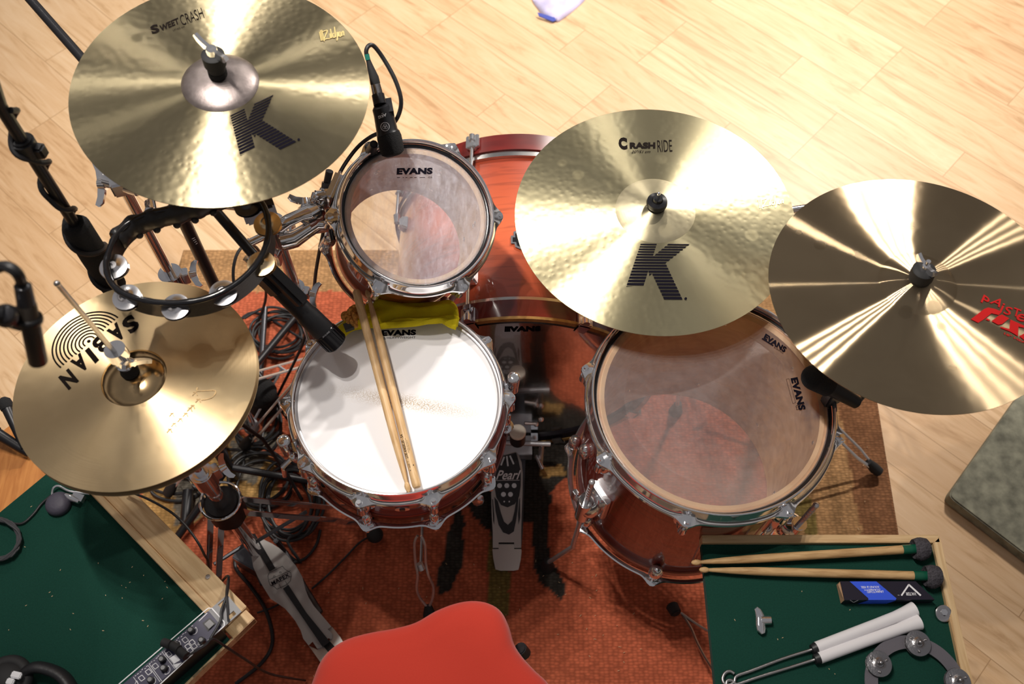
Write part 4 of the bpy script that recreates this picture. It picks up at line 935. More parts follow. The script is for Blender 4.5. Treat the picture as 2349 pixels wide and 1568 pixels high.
# ---- hi-hat stand with pedal
hx, hy = -.556, .687
hh = thing('hi_hat_stand', 'chrome hi-hat stand with double-braced legs and grey foot pedal', 'hi-hat stand', (hx, hy, 0))
mb = MB(); mb.tube([(hx, hy, .60), (hx-.001, hy+.001, .95), P(131, 650, 1.165)], [.0034, .0034, .0034], 10); mb.ball(P(131, 650, 1.165), .0042, n=8); part('pull_rod', mb, 'satin_steel', hh)
mb = MB(); upH = MH.to_3x3() @ V(0, 0, 1); b0 = MH.translation+upH*.024
mb.tube([b0+upH*k for k in (0, .004, .006, .014, .018, .028)], [.013, .0135, .0125, .0115, .009, .009], 24); part('clutch_felts', mb, 'black_foam', hh)
mb = MB(); mb.tube([b0+upH*k for k in (.018, .024, .026, .034, .036, .045)], [.007, .0125, .0085, .0085, .012, .012], 20)
for k in range(5): mb.torus((0, 0, 0), .0085, .0016, zalign(b0+upH*(.018+.004*k), b0+upH), n=20, k=6)
mb.tube([b0+upH*.046, b0+upH*.064], [.0155, .0150], 26); ck = part('clutch', mb, 'chrome', hh)
mb = MB(); wing(mb, b0+upH*.036+V(.010, -.003, 0), V(1, -.35, .1), V(-.25, -.5, .65), L=.028, r=.006); part('wing_screw', mb, 'chrome', ck)
mb = MB(); mb.tube([(hx, hy, .55), (hx, hy, .862)], [.0095, .0095], 20); mb.cyl((hx, hy, .855), (hx, hy, .868), .022, n=24); part('upper_tube', mb, 'chrome', hh)
mb = MB(); mb.cyl((hx, hy, .10), (hx, hy, .55), .0145, n=24); part('lower_tube', mb, 'chrome', hh)
collar(hh, (hx, hy, .52), .021, (.8, .5, 0), h=.05)
mb = MB(); mb.cyl((hx, hy, .335), (hx, hy, .40), .036, .034, n=28); mb.cyl((hx, hy, .30), (hx, hy, .335), .022, n=20); part('leg_collar', mb, 'black_plastic', hh, bevel=.004)
mb = MB(); mb.torus((hx, hy, .405), .038, .0028, n=40, k=8); 
part('collar_ring', mb, 'chrome', hh)
mb = MB(); mb.cyl((hx, hy, .09), (hx, hy, .30), .010, n=10)
for k in range(4): mb.cyl((hx+.012*math.cos(k*1.57), hy+.012*math.sin(k*1.57), .10), (hx+.012*math.cos(k*1.57), hy+.012*math.sin(k*1.57), .30), .0035, n=8)
part('spring_housing', mb, 'chrome', hh)
def bigleg(hub, foot, w):
    hub = Vector(hub); foot = Vector(foot); d = foot-hub; side = V(-d.y, d.x, 0).normalized(); mb = MB()
    for s_ in (-1, 1):
        pts = [hub+side*s_*.004, hub+d*.10+side*s_*w, hub+d*.45+side*s_*w, hub+d*.72+side*s_*w, hub+d*.80+side*s_*w*1.3, foot-d*.05+side*s_*w*1.3+V(0, 0, .01)]
        for i in range(len(pts)-1):
            a, b = pts[i], pts[i+1]; M = Matrix.Identity(4); dn = (b-a).normalized(); sd = side; u_ = sd.cross(dn)
            vs = [p+sd*sx*.0012+u_*sz*.0075 for p in (a, b) for sx, sz in ((-1, -1), (1, -1), (1, 1), (-1, 1))]
            mb.add(vs, [(3, 2, 1, 0), (4, 5, 6, 7), (0, 1, 5, 4), (1, 2, 6, 5), (2, 3, 7, 6), (3, 0, 4, 7)])
    lg = part('leg', mb, 'chrome', hh, ang=30)
    mb = MB()
    for s_ in (-1, 1):
        a, b = hub+d*.30+side*s_*(w+.0018), hub+d*.58+side*s_*(w+.0018); u_ = side.cross((b-a).normalized())
        mb.add([a-u_*.0066, b-u_*.0066, b+u_*.0066, a+u_*.0066, a-u_*.0066+side*s_*.0006, b-u_*.0066+side*s_*.0006, b+u_*.0066+side*s_*.0006, a+u_*.0066+side*s_*.0006], [(0, 1, 2, 3), (4, 5, 6, 7), (0, 1, 5, 4), (2, 3, 7, 6), (1, 2, 6, 5), (3, 0, 4, 7)])
        mb.tube([hub+d*.30+side*s_*w+V(0, 0, .0085), hub+d*.58+side*s_*w+V(0, 0, .0085)], .0022, 5)
    part('scale_sticker', mb, 'ink_grey', lg)
    mb = MB(); mb.tube([(hub.x, hub.y, .16), hub+d*.52], .0045, 6, flat=.5); part('strut', mb, 'dark_steel', lg)
    mb = MB(); mb.box(foot+V(0, 0, .016), (.040, .030, .034), rz=math.atan2(d.y, d.x)); part('rubber_foot', mb, 'black_rubber', lg, bevel=.007)
bigleg((hx+.01, hy, .385), (-.335, .80, RZ), .0165)
bigleg((hx-.012, hy-.006, .385), (-.66, .585, RZ), .0165)
bigleg((hx-.01, hy+.01, .385), (-.74, .90, RZ), .0165)
# foot board
bo = [(480, 690), (487, 760), (500, 830), (528, 890), (560, 950), (610, 1030), (650, 1055), (700, 1090), (735, 1130), (765, 1168), (800, 1230), (815, 1280), (850, 1325), (875, 1300), (905, 1345), (945, 1330), (935, 1312), (975, 1278), (995, 1285), (1000, 1250), (970, 1220), (995, 1205), (940, 1140), (880, 1070), (850, 1020), (830, 970), (810, 890), (770, 820), (735, 780), (700, 740), (660, 705), (620, 680), (560, 650), (520, 650)]
s = 2.76; g = lambda x, y: (400+x/s, 1000+y/s)
def bz(x, y): # height of the tilted board
    k = min(1, max(0, ((x-500)*.58+(y-670)*.81)/780)); return .115-.085*k
PB = lambda x, y, dz=0: P(*g(x, y), bz(x, y)+dz)
mb = MB(); mb.prism([PB(*p, -.006) for p in bo], [PB(*p) for p in bo]); fb = part('foot_board', mb, 'silver_paint', hh, flat=True)
mb = MB(); A_ = [(505, 655), (560, 640), (640, 790), (600, 850), (560, 760)]
for pl in ([(470, 625), (510, 615), (640, 835), (603, 858)], [(688, 965), (722, 940), (835, 1115), (985, 1300), (940, 1335), (800, 1130)]):
    mb.prism([PB(*p, -.003) for p in pl], [PB(*p, .0032) for p in pl])
part('grip_strip', mb, 'black_plastic', fb, flat=True)
heel = [(850, 1325), (875, 1300), (905, 1345), (945, 1330), (1030, 1370), (985, 1405), (935, 1445)]; heel2 = [(985, 1290), (970, 1218), (1000, 1207), (1050, 1270), (1088, 1335), (1030, 1370)]
mb = MB(); hl = [(850, 1325), (905, 1350), (985, 1290), (968, 1218), (1000, 1207), (1050, 1270), (1088, 1335), (1120, 1430), (1010, 1530), (935, 1445)]
PH = lambda x, y, z: P(*g(x, y), z); mb.prism([PH(*p, .012) for p in hl], [PH(*p, .024) for p in hl]); part('heel_plate', mb, 'silver_light', hh, flat=True)
mb = MB(); pl = [(930, 1310), (968, 1280), (1080, 1400), (1030, 1440)]; mb.prism([PH(*p, .024) for p in pl], [PH(*p, .0255) for p in pl]); part('heel_strip', mb, 'black_plastic', hh, flat=True)
mb = MB(); hb_ = lambda px, py: P(px, py, bz((px-400)*s, (py-1000)*s)+.0030); g2 = g
sh = [(592, 885), (600, 865), (685, 822), (698, 840), (738, 865), (740, 885), (735, 915), (710, 940), (650, 968), (630, 950), (605, 940), (597, 915)]
outline(mb, [g2(*p) for p in sh], 1.0, hb_); outline(mb, [g2(600, 908), g2(735, 850)], .9, hb_); outline(mb, [g2(612, 948), g2(742, 885)], .9, hb_)
for x, y in ((632, 890), (670, 864)): outline(mb, [g2(x-6, y), g2(x-2, y-8), g2(x+6, y-6), g2(x+6, y+2)], .9, hb_)
outline(mb, [g2(662, 935), g2(678, 965)], .9, hb_); outline(mb, [g2(702, 915), g2(716, 942)], .9, hb_)
letters(mb, 'MAPEX', g2(622, 945), g2(732, 886), g2(610, 922), hb_, off=.03, space=1.15); decal('printed_name', mb, 'ink', fb)
mb = MB(); pb = [(440, 740), (480, 690), (620, 640), (700, 740), (640, 640), (560, 625), (500, 640)]
mb.tube([PH(478, 700, .10), PH(470, 760, .02), PH(560, 940, .02)], .006, 8); mb.tube([PH(640, 660, .09), PH(700, 730, .02), PH(830, 960, .02), PH(930, 1120, .02)], .006, 8); mb.box((hx, hy-.01, .05), (.10, .05, .07), rz=-.5); part('pedal_frame', mb, 'dark_steel', hh, bevel=.002)
mb = MB(); mb.tube([(hx, hy, .11), PB(520, 660, .004)], .006, 8, flat=.4); part('chain', mb, 'dark_steel', hh)

# ---- snare stand
nx_, ny_ = -.198, .78
ss = thing('snare_stand', 'chrome snare stand with looped wire leg and rubber foot below the snare', 'stand', (nx_, ny_, 0))
mb = MB(); mb.cyl((nx_, ny_, .05), (nx_, ny_, .43), .0125, n=20); part('tube', mb, 'chrome', ss)
mb = MB()
for a in (100, 205, 318):
    a = math.radians(a); e = MSn @ V(.186*math.cos(a), .186*math.sin(a), -.150); o_ = MSn @ V(.186*math.cos(a), .186*math.sin(a), -.132)
    mb.tube([(nx_, ny_, .43), V(nx_, ny_, .45)+V(math.cos(a), math.sin(a), 0)*.05, e-V(0, 0, .02)], .006, 10, flat=.7); mb.tube([e-V(0, 0, .02), e+V(math.cos(a), math.sin(a), 0)*.008, o_+V(math.cos(a), math.sin(a), 0)*.010], [.008, .008, .006], 8)
part('basket', mb, 'chrome', ss)
mb = MB(); mb.cyl((nx_, ny_, .22), (nx_, ny_, .27), .019, n=20); part('leg_hub', mb, 'chrome_dull', ss, bevel=.002)
ft = P(985, 1412, RZ+.012); wz = lambda x, y, z: P(x, y, z)
mb = MB()
mb.tube(smooth([wz(958, 1228, .26), wz(951, 1245, .24), wz(953, 1290, .18), wz(958, 1318, .15), wz(956, 1350, .10), wz(964, 1372, .06), wz(980, 1392, .03)], 4), .0028, 8)
mb.tube(smooth([wz(966, 1228, .26), wz(975, 1250, .24), wz(977, 1290, .18), wz(983, 1320, .15), wz(994, 1345, .10), wz(992, 1372, .06), wz(984, 1392, .03)], 4), .0028, 8); lg = part('leg', mb, 'chrome_dull', ss)
mb = MB(); mb.tube([wz(982, 1388, .032), wz(985, 1408, .02), wz(988, 1432, .010)], [.008, .014, .013], 12); part('rubber_foot', mb, 'black_rubber', lg)
mb = MB(); mb.tube([(nx_, ny_, .10), wz(965, 1300, .16)], .003, 8); mb.cyl(wz(962, 1292, .165), wz(968, 1305, .155), .008, n=10); part('strut', mb, 'chrome_dull', lg)
strap_leg(ss, (nx_, ny_, .25), (-.372, .905, RZ+.012), 0, hub_lo=(nx_, ny_, .08), w=.010); strap_leg(ss, (nx_, ny_, .25), (-.03, .93, RZ+.012), 0, hub_lo=(nx_, ny_, .08), w=.010)
mb = MB(); mb.ball(P(860, 1226, RZ+.02), .019, (1, 1, .9)); part('memory_foot', mb, 'black_rubber', ss)

# ---- bass drum pedal
s = 2.24; g = lambda x, y: (1000+x/s, 640+y/s)
bpd = thing('bass_drum_pedal', 'silver and black bass drum pedal at the rear of the bass drum', 'pedal', P(1163, 1200, RZ))
def pz(y): return .115-.09*min(1, max(0, (y-905)/480))
Q = lambda x, y, dz=0: P(*g(x, y), pz(y)+dz)
bo = [(338, 905), (325, 925), (305, 985), (290, 1040), (284, 1100), (286, 1200), (292, 1300), (292, 1380), (322, 1380), (322, 1352), (402, 1352), (402, 1380), (438, 1380), (438, 1300), (441, 1200), (445, 1100), (446, 1000), (440, 940), (425, 900), (410, 885)]
mb = MB(); mb.prism([Q(*p, -.006) for p in bo], [Q(*p) for p in bo]); pb = part('foot_board', mb, 'silver_paint', bpd, flat=True)
mb = MB(); bk = [(338, 908), (412, 890), (424, 930), (436, 985), (436, 1060), (428, 1115), (405, 1155), (368, 1172), (335, 1160), (310, 1120), (302, 1070), (305, 1000), (322, 950)]
mb.prism([Q(*p, -.001) for p in bk], [Q(*p, .0012) for p in bk])
for pl in ([(300, 1118), (306, 1190), (322, 1262), (345, 1300), (375, 1312), (400, 1296), (412, 1240), (420, 1180), (424, 1120), (414, 1128), (404, 1190), (392, 1240), (370, 1262), (350, 1245), (334, 1200), (318, 1140)],
           [(289, 1130), (293, 1130), (300, 1215), (300, 1262), (294, 1240)], [(432, 1120), (428, 1130), (422, 1205), (424, 1262), (433, 1225)]):
    mb.prism([Q(*p, -.001) for p in pl], [Q(*p, .0010) for p in pl])
part('grip_panel', mb, 'black_plastic', pb, flat=True)
mb = MB(); hq = lambda px, py: P(px, py, pz((py-640)*s)+.0022)
letters(mb, 'Pearl', g(308, 1030), g(432, 1028), g(314, 982), hq, off=.012, shear=.3); outline(mb, [g(302, 1034), g(430, 1032)], .9, hq); decal('printed_name', mb, 'ink_white', pb)
mb = MB()
for x, y, r in ((327, 1060, 12.5), (364, 1060, 12.5), (402, 1060, 12.5), (347, 1105, 12.5), (383, 1105, 12.5), (351, 1142, 4), (377, 1142, 4)):
    mb.add([hq(*g(x+r*math.cos(k*PI/9), y+r*math.sin(k*PI/9))) for k in range(18)], [tuple(range(18))])
for a, b in (((351, 912), (334, 956)), ((364, 908), (370, 960)), ((380, 906), (400, 950))): outline(mb, [g(*a), g(*b)], 3.6, hq)
part('silver_inserts', mb, 'silver_light', pb, flat=True)
hl = [(290, 1386), (322, 1386), (322, 1360), (402, 1360), (402, 1386), (439, 1386), (440, 1400), (436, 1440), (424, 1492), (400, 1497), (330, 1497), (306, 1490), (294, 1430)]
mb = MB(); mb.prism([P(*g(*p), .010) for p in hl], [P(*g(*p), .024) for p in hl]); part('heel_plate', mb, 'silver_light', bpd, flat=True)
mb = MB(); bk = [(296, 900), (340, 900), (300, 1000), (284, 1100), (286, 1300), (300, 1480), (430, 1480), (446, 1300), (462, 880), (455, 870)]
mb.prism([P(*g(*p), RZ) for p in bk], [P(*g(*p), RZ+.004) for p in bk]); part('base_plate', mb, 'dark_steel', bpd)
bx, by = P(*g(420, 770), .21)[:2]
mb = MB(); mb.cyl((bx-.045, by+.005, RZ), (bx-.045, by+.005, .13), .006, n=10); mb.cyl((bx+.055, by-.0, RZ), (bx+.055, by-.0, .13), .006, n=10); mb.cyl((bx-.05, by+.004, .13), (bx+.075, by, .13), .006, n=12); mb.box((bx, by+.04, .02), (.07, .05, .03)); part('frame', mb, 'chrome_dull', bpd, bevel=.001)
mb = MB(); a = V(bx+.005, by, .13); b = V(bx, by-.005, .205); mb.cyl(a, b, .0035, n=10); btr = part('beater_rod', mb, 'chrome', bpd)
hd = V(bx, by-.005, .190)
mb = MB(); mb.tube([hd-V(0, 0, .032), hd-V(0, 0, .030), hd+V(0, 0, .012)], [.015, .0175, .0178], 24); part('beater_body', mb, 'black_plastic', btr)
mb = MB(); mb.tube([hd+V(0, 0, .012), hd+V(0, 0, .018), hd+V(0, 0, .020)], [.0182, .0182, .016], 24); part('beater_felt', mb, 'bare_felt', btr)
mb = MB(); mb.tube([P(*g(515, 905), .06), P(*g(548, 975), .05)], [.004, .0055], 10); part('tension_spring', mb, 'chrome', bpd)
mb = MB(); mb.ball(P(*g(540, 720), .15), .0065); part('bolt_head', mb, 'chrome', bpd)
mb = MB(); mb.ball(P(*g(514, 745), .14), .006); mb.cyl(P(*g(455, 740), .15), P(*g(512, 742), .145), .004, n=10); part('cam_axle', mb, 'chrome', bpd)
mb = MB(); mb.box(P(*g(505, 828), .03), (.016, .02, .04)); part('hoop_clamp', mb, 'chrome', bpd)
# ================================================================== MICROPHONES
# tall stand at far left
tx, ty = -.648, .889
ms = thing('microphone_stand', 'tall black microphone stand with foam grip at the far left', 'microphone stand', (tx, ty, 0))
mb = MB(); mb.cyl((tx, ty, .03), (tx, ty, .87), .0125, n=18); part('lower_tube', mb, 'black_metal', ms)
mb = MB(); mb.tube([(tx, ty, z) for z in (.835, .845, .93, 1.005, 1.012)], [.017, .0205, .0215, .0205, .016], 20); part('foam_grip', mb, 'black_foam', ms)
mb = MB(); mb.cyl((tx, ty, 1.0), (tx, ty, 1.26), .0085, n=14); part('upper_tube', mb, 'black_metal', ms)
mb = MB(); mb.cyl((tx, ty, 1.165), (tx, ty, 1.195), .0155, n=18); mb.box((tx+.014, ty-.002, 1.175), (.022, .016, .020), rz=-.2); part('clutch', mb, 'black_plastic', ms, bevel=.003)
mb = MB(); mb.tube([(tx, ty, 1.26), Pd(-60, 60, 1.15), Pd(-200, 300, 1.0), Pd(-60, 715, .98), Pd(8, 720, .99)], .009, 12); part('boom', mb, 'black_metal', ms)
for k in range(3):
    a = 2.0+2.1*k; mb = MB(); mb.tube([(tx, ty, .09), (tx+.28*math.cos(a), ty+.28*math.sin(a), .015)], .009, 10); lg = part('leg', mb, 'black_metal', ms)
def cable(name, pts, r, mat, label, k=6, group=None, n=8):
    mb = MB(); mb.tube(smooth(pts, k), r, n); p0 = pts[0]; return solo(name, mb, mat, label, 'cable', loc=p0, group=group)
# cable spiralled round the stand tube
pts = []
for i in range(60):
    z = 1.25-.40*i/59; a = i*.42; rr = .0125+.006*math.sin(i*.5)**2 if z > 1.01 or z < .84 else .025
    pts.append(V(tx+rr*math.cos(a)*.8, ty+rr*math.sin(a), z))
pts += [V(tx+.022, ty-.012, .84), V(tx+.02, ty-.03, .74), V(tx+.04, ty-.02, .5), V(tx+.10, ty+.02, .2), V(tx+.16, ty-.05, .015)]
cable('microphone_cable', pts, .0042, 'cable_black', 'black cable wound around the tall microphone stand at the far left', 2)
# overhead pencil microphone
a, b = Pd(52, 655, 1.0), Pd(88, 832, 1.06); ax = (b-a)
om = thing('pencil_microphone', 'slim black pencil microphone hanging at the left edge above the hi-hat', 'microphone', M=zalign(a, b)); L_ = ax.length
mb = MB(); mb.tube([(0, 0, z*L_) for z in (.22, .24, .98, 1.0)], [.0085, .0098, .0098, .0088], 24); part('body', mb, 'mic_bronze', om, local=True)
mb = MB(); mb.tube([(0, 0, z*L_) for z in (-.02, .0, .22)], [.0055, .0085, .0092], 20); part('connector', mb, 'dark_steel', om, local=True)
mb = MB(); mb.torus((0, 0, .42*L_), .0112, .0022, n=30, k=8, sq=2.2); mb.box((-.016, 0, .42*L_), (.02, .012, .016)); part('clip', mb, 'black_plastic', om, local=True, bevel=.002)
mb = MB(); mb.tube([P(8, 722, (Pd(8, 722, 1.0)).z), Pd(30, 735, 1.02), Pd(50, 745, 1.03)], [.010, .009, .007], 12); mb.ball(Pd(14, 724, 1.0), .0125, n=12); part('clip_joint', mb, 'dark_steel', om)
cable('microphone_cable', [Pd(50, 650, 1.0), Pd(42, 630, .985), Pd(25, 615, .98), Pd(0, 612, .985), Pd(-60, 640, 1.0)], .0058, 'cable_black', 'black cable curving into the top of the pencil microphone')
# boom with the snare microphone
bq = P(314, 277, .95)
bs = thing('boom_microphone_stand', 'black boom microphone stand reaching from the upper left to the snare', 'microphone stand', (bq.x, bq.y, 0))
mb = MB(); mb.cyl((bq.x, bq.y, .03), (bq.x, bq.y, .94), .0125, n=18); part('pole', mb, 'black_metal', bs)
mb = MB(); mb.cyl(bq+V(-.02, -.02, 0), bq+V(.02, .02, 0), .018, n=18); part('swivel', mb, 'black_plastic', bs, bevel=.003)
mb = MB(); mb.tube([P(60, -12, .98), P(185, 130, .965), bq, P(470, 455, .93), P(585, 588, .90)], .0085, 14); part('boom', mb, 'black_metal', bs)
mb = MB()
hv = lambda px, py: (Pn(px, py, (bq.x, bq.y-.0135, .8), V(0, -1, .25)))
for k in range(4): outline(mb, [(440+k*3, 548+k*4), (447+k*2, 545+k*4)], 1.6, hv)
decal('printed_mark', mb, 'ink_white', bs)
for k in range(3):
    a = 1.2+2.1*k; mb = MB(); mb.tube([(bq.x, bq.y, .09), (bq.x+.24*math.cos(a), bq.y+.24*math.sin(a), .015)], .009, 10); part('leg', mb, 'black_metal', bs)
a, b = P(603, 622, .875), P(774, 790, .74); L_ = (b-a).length
sm = thing('snare_microphone', 'black stage microphone pointing down at the snare drum', 'microphone', M=zalign(a, b))
mb = MB(); mb.tube([(0, 0, z*L_) for z in (0, .02, .55, .58, .80)], [.0155, .0168, .0175, .0192, .0196], 32); part('body', mb, 'black_plastic', sm, local=True)
mb = MB(); mb.tube([(0, 0, z*L_) for z in (.80, .81, .985, 1.0)], [.0185, .0196, .0200, .0170], 32)
for k in range(22):
    R_ = Matrix.Rotation(k*2*PI/22, 4, 'Z'); mb.box((.0200, 0, .90*L_), (.0022, .0030, .15*L_), R_)
part('grille', mb, 'black_gloss', sm, local=True, ang=30)
mb = MB(); mb.box((0, .0, .10*L_), (.034, .034, .055)); mb.box((0, .025, .16*L_), (.022, .022, .10)); part('clip', mb, 'black_plastic', sm, local=True, bevel=.005)
mb = MB(); mb.tube([(0, 0, -.035), (0, 0, 0)], [.0095, .0098], 20); part('connector', mb, 'nickel', sm, local=True)
fa = (a+b)/2
def hit_cyl(a, b, r, lift=.0006):
    a = Vector(a); b = Vector(b); ax_ = (b-a).normalized(); vw = (C0-(a+b)/2).normalized(); fn = (vw-ax_*vw.dot(ax_)).normalized(); sd = ax_.cross(fn)
    def h(px, py):
        q = Pn(px, py, a, fn)
        for _ in range(3):
            off = (q-a).dot(sd); off = max(-r*.98, min(r*.98, off)); lf = math.sqrt(r*r-off*off); q = Pn(px, py, a+fn*lf, fn)
        return q+fn*lift
    return h
hm = hit_cyl(a, b, .0215); mb = MB(); letters(mb, 'SHURE', (741, 775), (757, 761), (739, 772), hm, off=.02); decal('printed_name', mb, 'ink_grey', sm)
# tom microphone
pt = [P(903, 356, .925), P(898, 338, .935), P(893, 315, .945), P(888, 300, .952), P(880, 262, .970), P(874, 246, .978), P(872, 240, .982), P(867, 217, .99)]
tm = thing('tom_microphone', 'black clip-on microphone aimed at the rack tom', 'microphone', loc=pt[0])
mb = MB(); mb.tube([pt[0]*1.0, pt[0].lerp(pt[1], .3), pt[1], pt[2], pt[2].lerp(pt[3], .5)], [.013, .0190, .0205, .0205, .0195], 28); part('grille', mb, 'black_foam', tm)
mb = MB(); mb.tube([pt[2].lerp(pt[3], .5), pt[3], pt[4], pt[5], pt[6]], [.0198, .0178, .0165, .0150, .0105], 28); mb.tube([pt[6], pt[7]], [.0108, .0104], 24); mb.box(pt[5]+V(.013, .002, -.004), (.012, .03, .016), rz=.2); part('body', mb, 'black_metal', tm)
mb = MB(); mb.tube([pt[7], P(862, 196, 1.0), P(861, 192, 1.002)], [.0093, .0085, .0080], 24); part('connector_ring', mb, 'nickel', tm)
mb = MB(); mb.tube([P(861, 192, 1.002), P(858, 178, 1.01), P(850, 155, 1.02), P(844, 136, 1.03)], [.0082, .0078, .0055, .0036], 16); part('strain_relief', mb, 'black_rubber', tm)
mb = MB(); mb.tube([P(858, 330, .93), P(852, 343, .90), P(850, 352, .88)], [.007, .009, .010], 10); mb.box(P(853, 350, .885), (.018, .02, .03), rz=.5); part('hoop_clip', mb, 'black_plastic', tm, bevel=.002)
hm = hit_cyl(pt[5], pt[3], .0185); mb = MB(); s = 5.229; g = lambda x, y: (820+x/s, 80+y/s)
letters(mb, 'AKG', g(343, 938), g(246, 974), g(350, 972), hm, off=.03); letters(mb, 'P4', g(307, 932), g(288, 938), g(309, 944), hm, off=.01)
for r_ in (9.8,): outline(mb, [(820+331/s+r_*math.cos(i*PI/14), 80+1100/s+r_*math.sin(i*PI/14)) for i in range(28)], 1.1, hm)
for k in range(3):
    a_ = k*2*PI/3+.5; cx_, cy_ = 820+331/s+2.6*math.cos(a_), 80+1100/s+2.6*math.sin(a_); outline(mb, [(cx_+3.6*math.cos(i*PI/7), cy_+3.6*math.sin(i*PI/7)) for i in range(14)], .7, hm)
decal('printed_name', mb, 'ink_white', tm)
cable('microphone_cable', [P(844, 136, 1.03), P(840, 118, 1.04), P(846, 105, 1.045), P(858, 106, 1.04), P(880, 135, 1.02), P(905, 180, 1.0), P(919, 222, .98), P(918, 252, .96), P(905, 280, .94), P(880, 300, .91), P(850, 314, .89), P(820, 338, .87), P(790, 378, .84), P(768, 420, .81), P(755, 450, .79), P(750, 490, .74), P(738, 550, .66), P(725, 620, .55), P(717, 690, .42), P(700, 770, .30), P(680, 820, .2), P(640, 900, .06), P(610, 960, .014), P(600, 1020, .014)], .0036, 'cable_black', 'thin black cable looping from the tom microphone down between the drums', 5)
mb = MB(); mb.tube([P(844, 137, 1.03), P(841, 124, 1.037)], .0041, 12); solo('cable_tape', mb, 'green_tape', 'green tape ring on the cable behind the tom microphone', 'tape', loc=P(844, 137, 1.03))
# floor tom microphone
a, b = P(1868, 866, .735), P(1935, 905, .70)
fm = thing('tom_microphone', 'black foam-topped microphone at the right rim of the floor tom', 'microphone', loc=a)
mb = MB(); mb.ball(a, .022, (1, 1, .9), n=16); mb.tube([a, a.lerp(b, .5)], [.0215, .0185], 24); part('foam_head', mb, 'black_foam', fm)
mb = MB(); mb.tube([a.lerp(b, .4), b, b+(b-a)*.5], [.016, .013, .011], 20); mb.box(P(1912, 905, .69), (.03, .02, .05), rz=.4); part('body', mb, 'black_plastic', fm, bevel=.003)
cable('microphone_cable', [b+(b-a)*.5, P(2010, 860, .6), P(1980, 800, .3), P(1900, 700, .012), P(1800, 640, .012)], .0036, 'cable_black', 'black cable leaving the floor tom microphone under the right cymbal')

# ================================================================== CLOTH AND STICKS
top = [(772, 752), (800, 740), (826, 722), (845, 698), (868, 688), (900, 692), (950, 697), (1000, 696), (1034, 692), (1050, 708), (1053, 730)]
bot = [(786, 774), (806, 758), (830, 752), (850, 750), (870, 750), (900, 747), (950, 743), (1000, 740), (1030, 738), (1044, 746), (1050, 746)]
def pillow(mb, top, bot, z0, h, nv=14, nz_=.0, seed=0, sub=4):
    T = smooth([P(x, y, z0) for x, y in top], sub); B_ = smooth([P(x, y, z0) for x, y in bot], sub); n = len(T); rows = []
    for k in range(nv+1):
        v = k/nv; rw = []
        for i in range(n):
            p = T[i].lerp(B_[i], v); e = min(1, min(i, n-1-i)/3.0); hh_ = h*(max(0, 4*v*(1-v))**.45)*(.35+.65*e)
            hh_ += nz_*mnoise.noise(Vector((i*.22+seed, v*3.2, seed)))*e*math.sin(PI*v); p = p+V(0, 0, hh_); rw.append(p)
        rows.append(rw)
    vs = [p for r in rows for p in r]; fs = [(k*n+i, k*n+i+1, (k+1)*n+i+1, (k+1)*n+i) for k in range(nv) for i in range(n-1)]
    o = len(vs); vs += [p-V(0, 0, .0) for p in rows[0]]; 
    bottom = [V(p.x, p.y, z0-.004) for r in rows for p in r]; oo = n*(nv+1); vs = vs[:oo]+bottom
    fs += [(oo+(k+1)*n+i, oo+(k+1)*n+i+1, oo+k*n+i+1, oo+k*n+i) for k in range(nv) for i in range(n-1)]
    for i in range(n-1): fs += [(i+1, i, oo+i, oo+i+1), (nv*n+i, nv*n+i+1, oo+nv*n+i+1, oo+nv*n+i)]
    for k in range(nv): fs += [(k*n, (k+1)*n, oo+(k+1)*n, oo+k*n), ((k+1)*n+n-1, k*n+n-1, oo+k*n+n-1, oo+(k+1)*n+n-1)]
    mb.add(vs, fs)
yc = thing('yellow_cloth', 'yellow cloth bag rolled over the far rim of the snare drum', 'cloth', loc=P(930, 730, .672))
mb = MB(); pillow(mb, top, bot, .672, .020, nz_=.010, seed=2); part('rolled_cloth', mb, 'yellow_cloth', yc, ang=60)
mb = MB(); t2 = [(868, 744), (900, 738), (915, 730), (950, 734), (1000, 728), (1040, 722), (1054, 728)]; b2 = [(866, 753), (900, 750), (930, 748), (960, 745), (1005, 737), (1028, 748), (1045, 754)]
pillow(mb, t2, b2, .684, .010, nz_=.006, seed=7); part('folded_edge', mb, 'yellow_cloth', yc, ang=60)
mb = MB()
for k, (x, y, r_) in enumerate(((795, 726, .010), (806, 716, .011), (815, 728, .010), (806, 737, .009), (816, 709, .009), (812, 742, .008))):
    mb.torus(P(x, y, .690), r_*.75, .0036, Matrix.Translation(P(x, y, .690)) @ Matrix.Rotation(k*1.1, 4, 'X') @ Matrix.Rotation(k*.7+.5, 4, 'Y') @ Matrix.Translation(-P(x, y, .690)), n=18, k=8); mb.ball(P(x, y, .688), r_*.8, n=8)
part('draw_cord', mb, 'cord_orange', yc)
mb = MB(); mb.box(P(800, 749, .690), (.016, .014, .008), rz=.4); part('care_tag', mb, 'black_plastic', yc)

def stick(name, a, b, label, group=None, mat='stick_wood', L=.406, acorn=True):
    """a = butt, b = tip"""
    a = Vector(a); b = Vector(b); L = (b-a).length; t = thing(name, label, 'drumstick', M=zalign(a, b), group=group); kk = L/.406
    prof = [(0, 0), (.0058, .0004), (.0070, .003), (.0073, .007), (.0073, .26), (.0069, .30), (.0055, .345), (.0036, .380), (.0029, .388)]
    mb = MB(); mb.lathe([(r_, z_*kk) for r_, z_ in prof], 24); part('shaft', mb, mat, t, local=True)
    mb = MB(); mb.lathe([(r_, z_*kk) for r_, z_ in ((.0029, .388), (.0036, .3895), (.0050, .394), (.0050, .398), (.0036, .4035), (.0015, .406), (0, .4063))], 20); part('tip', mb, mat, t, local=True)
    return t
s1 = stick('drumstick', P(817, 666, .715), P(938, 1128, .657), 'drumstick on the snare lying left, its bead tip nearest the throne', 'drumsticks on the snare drum')
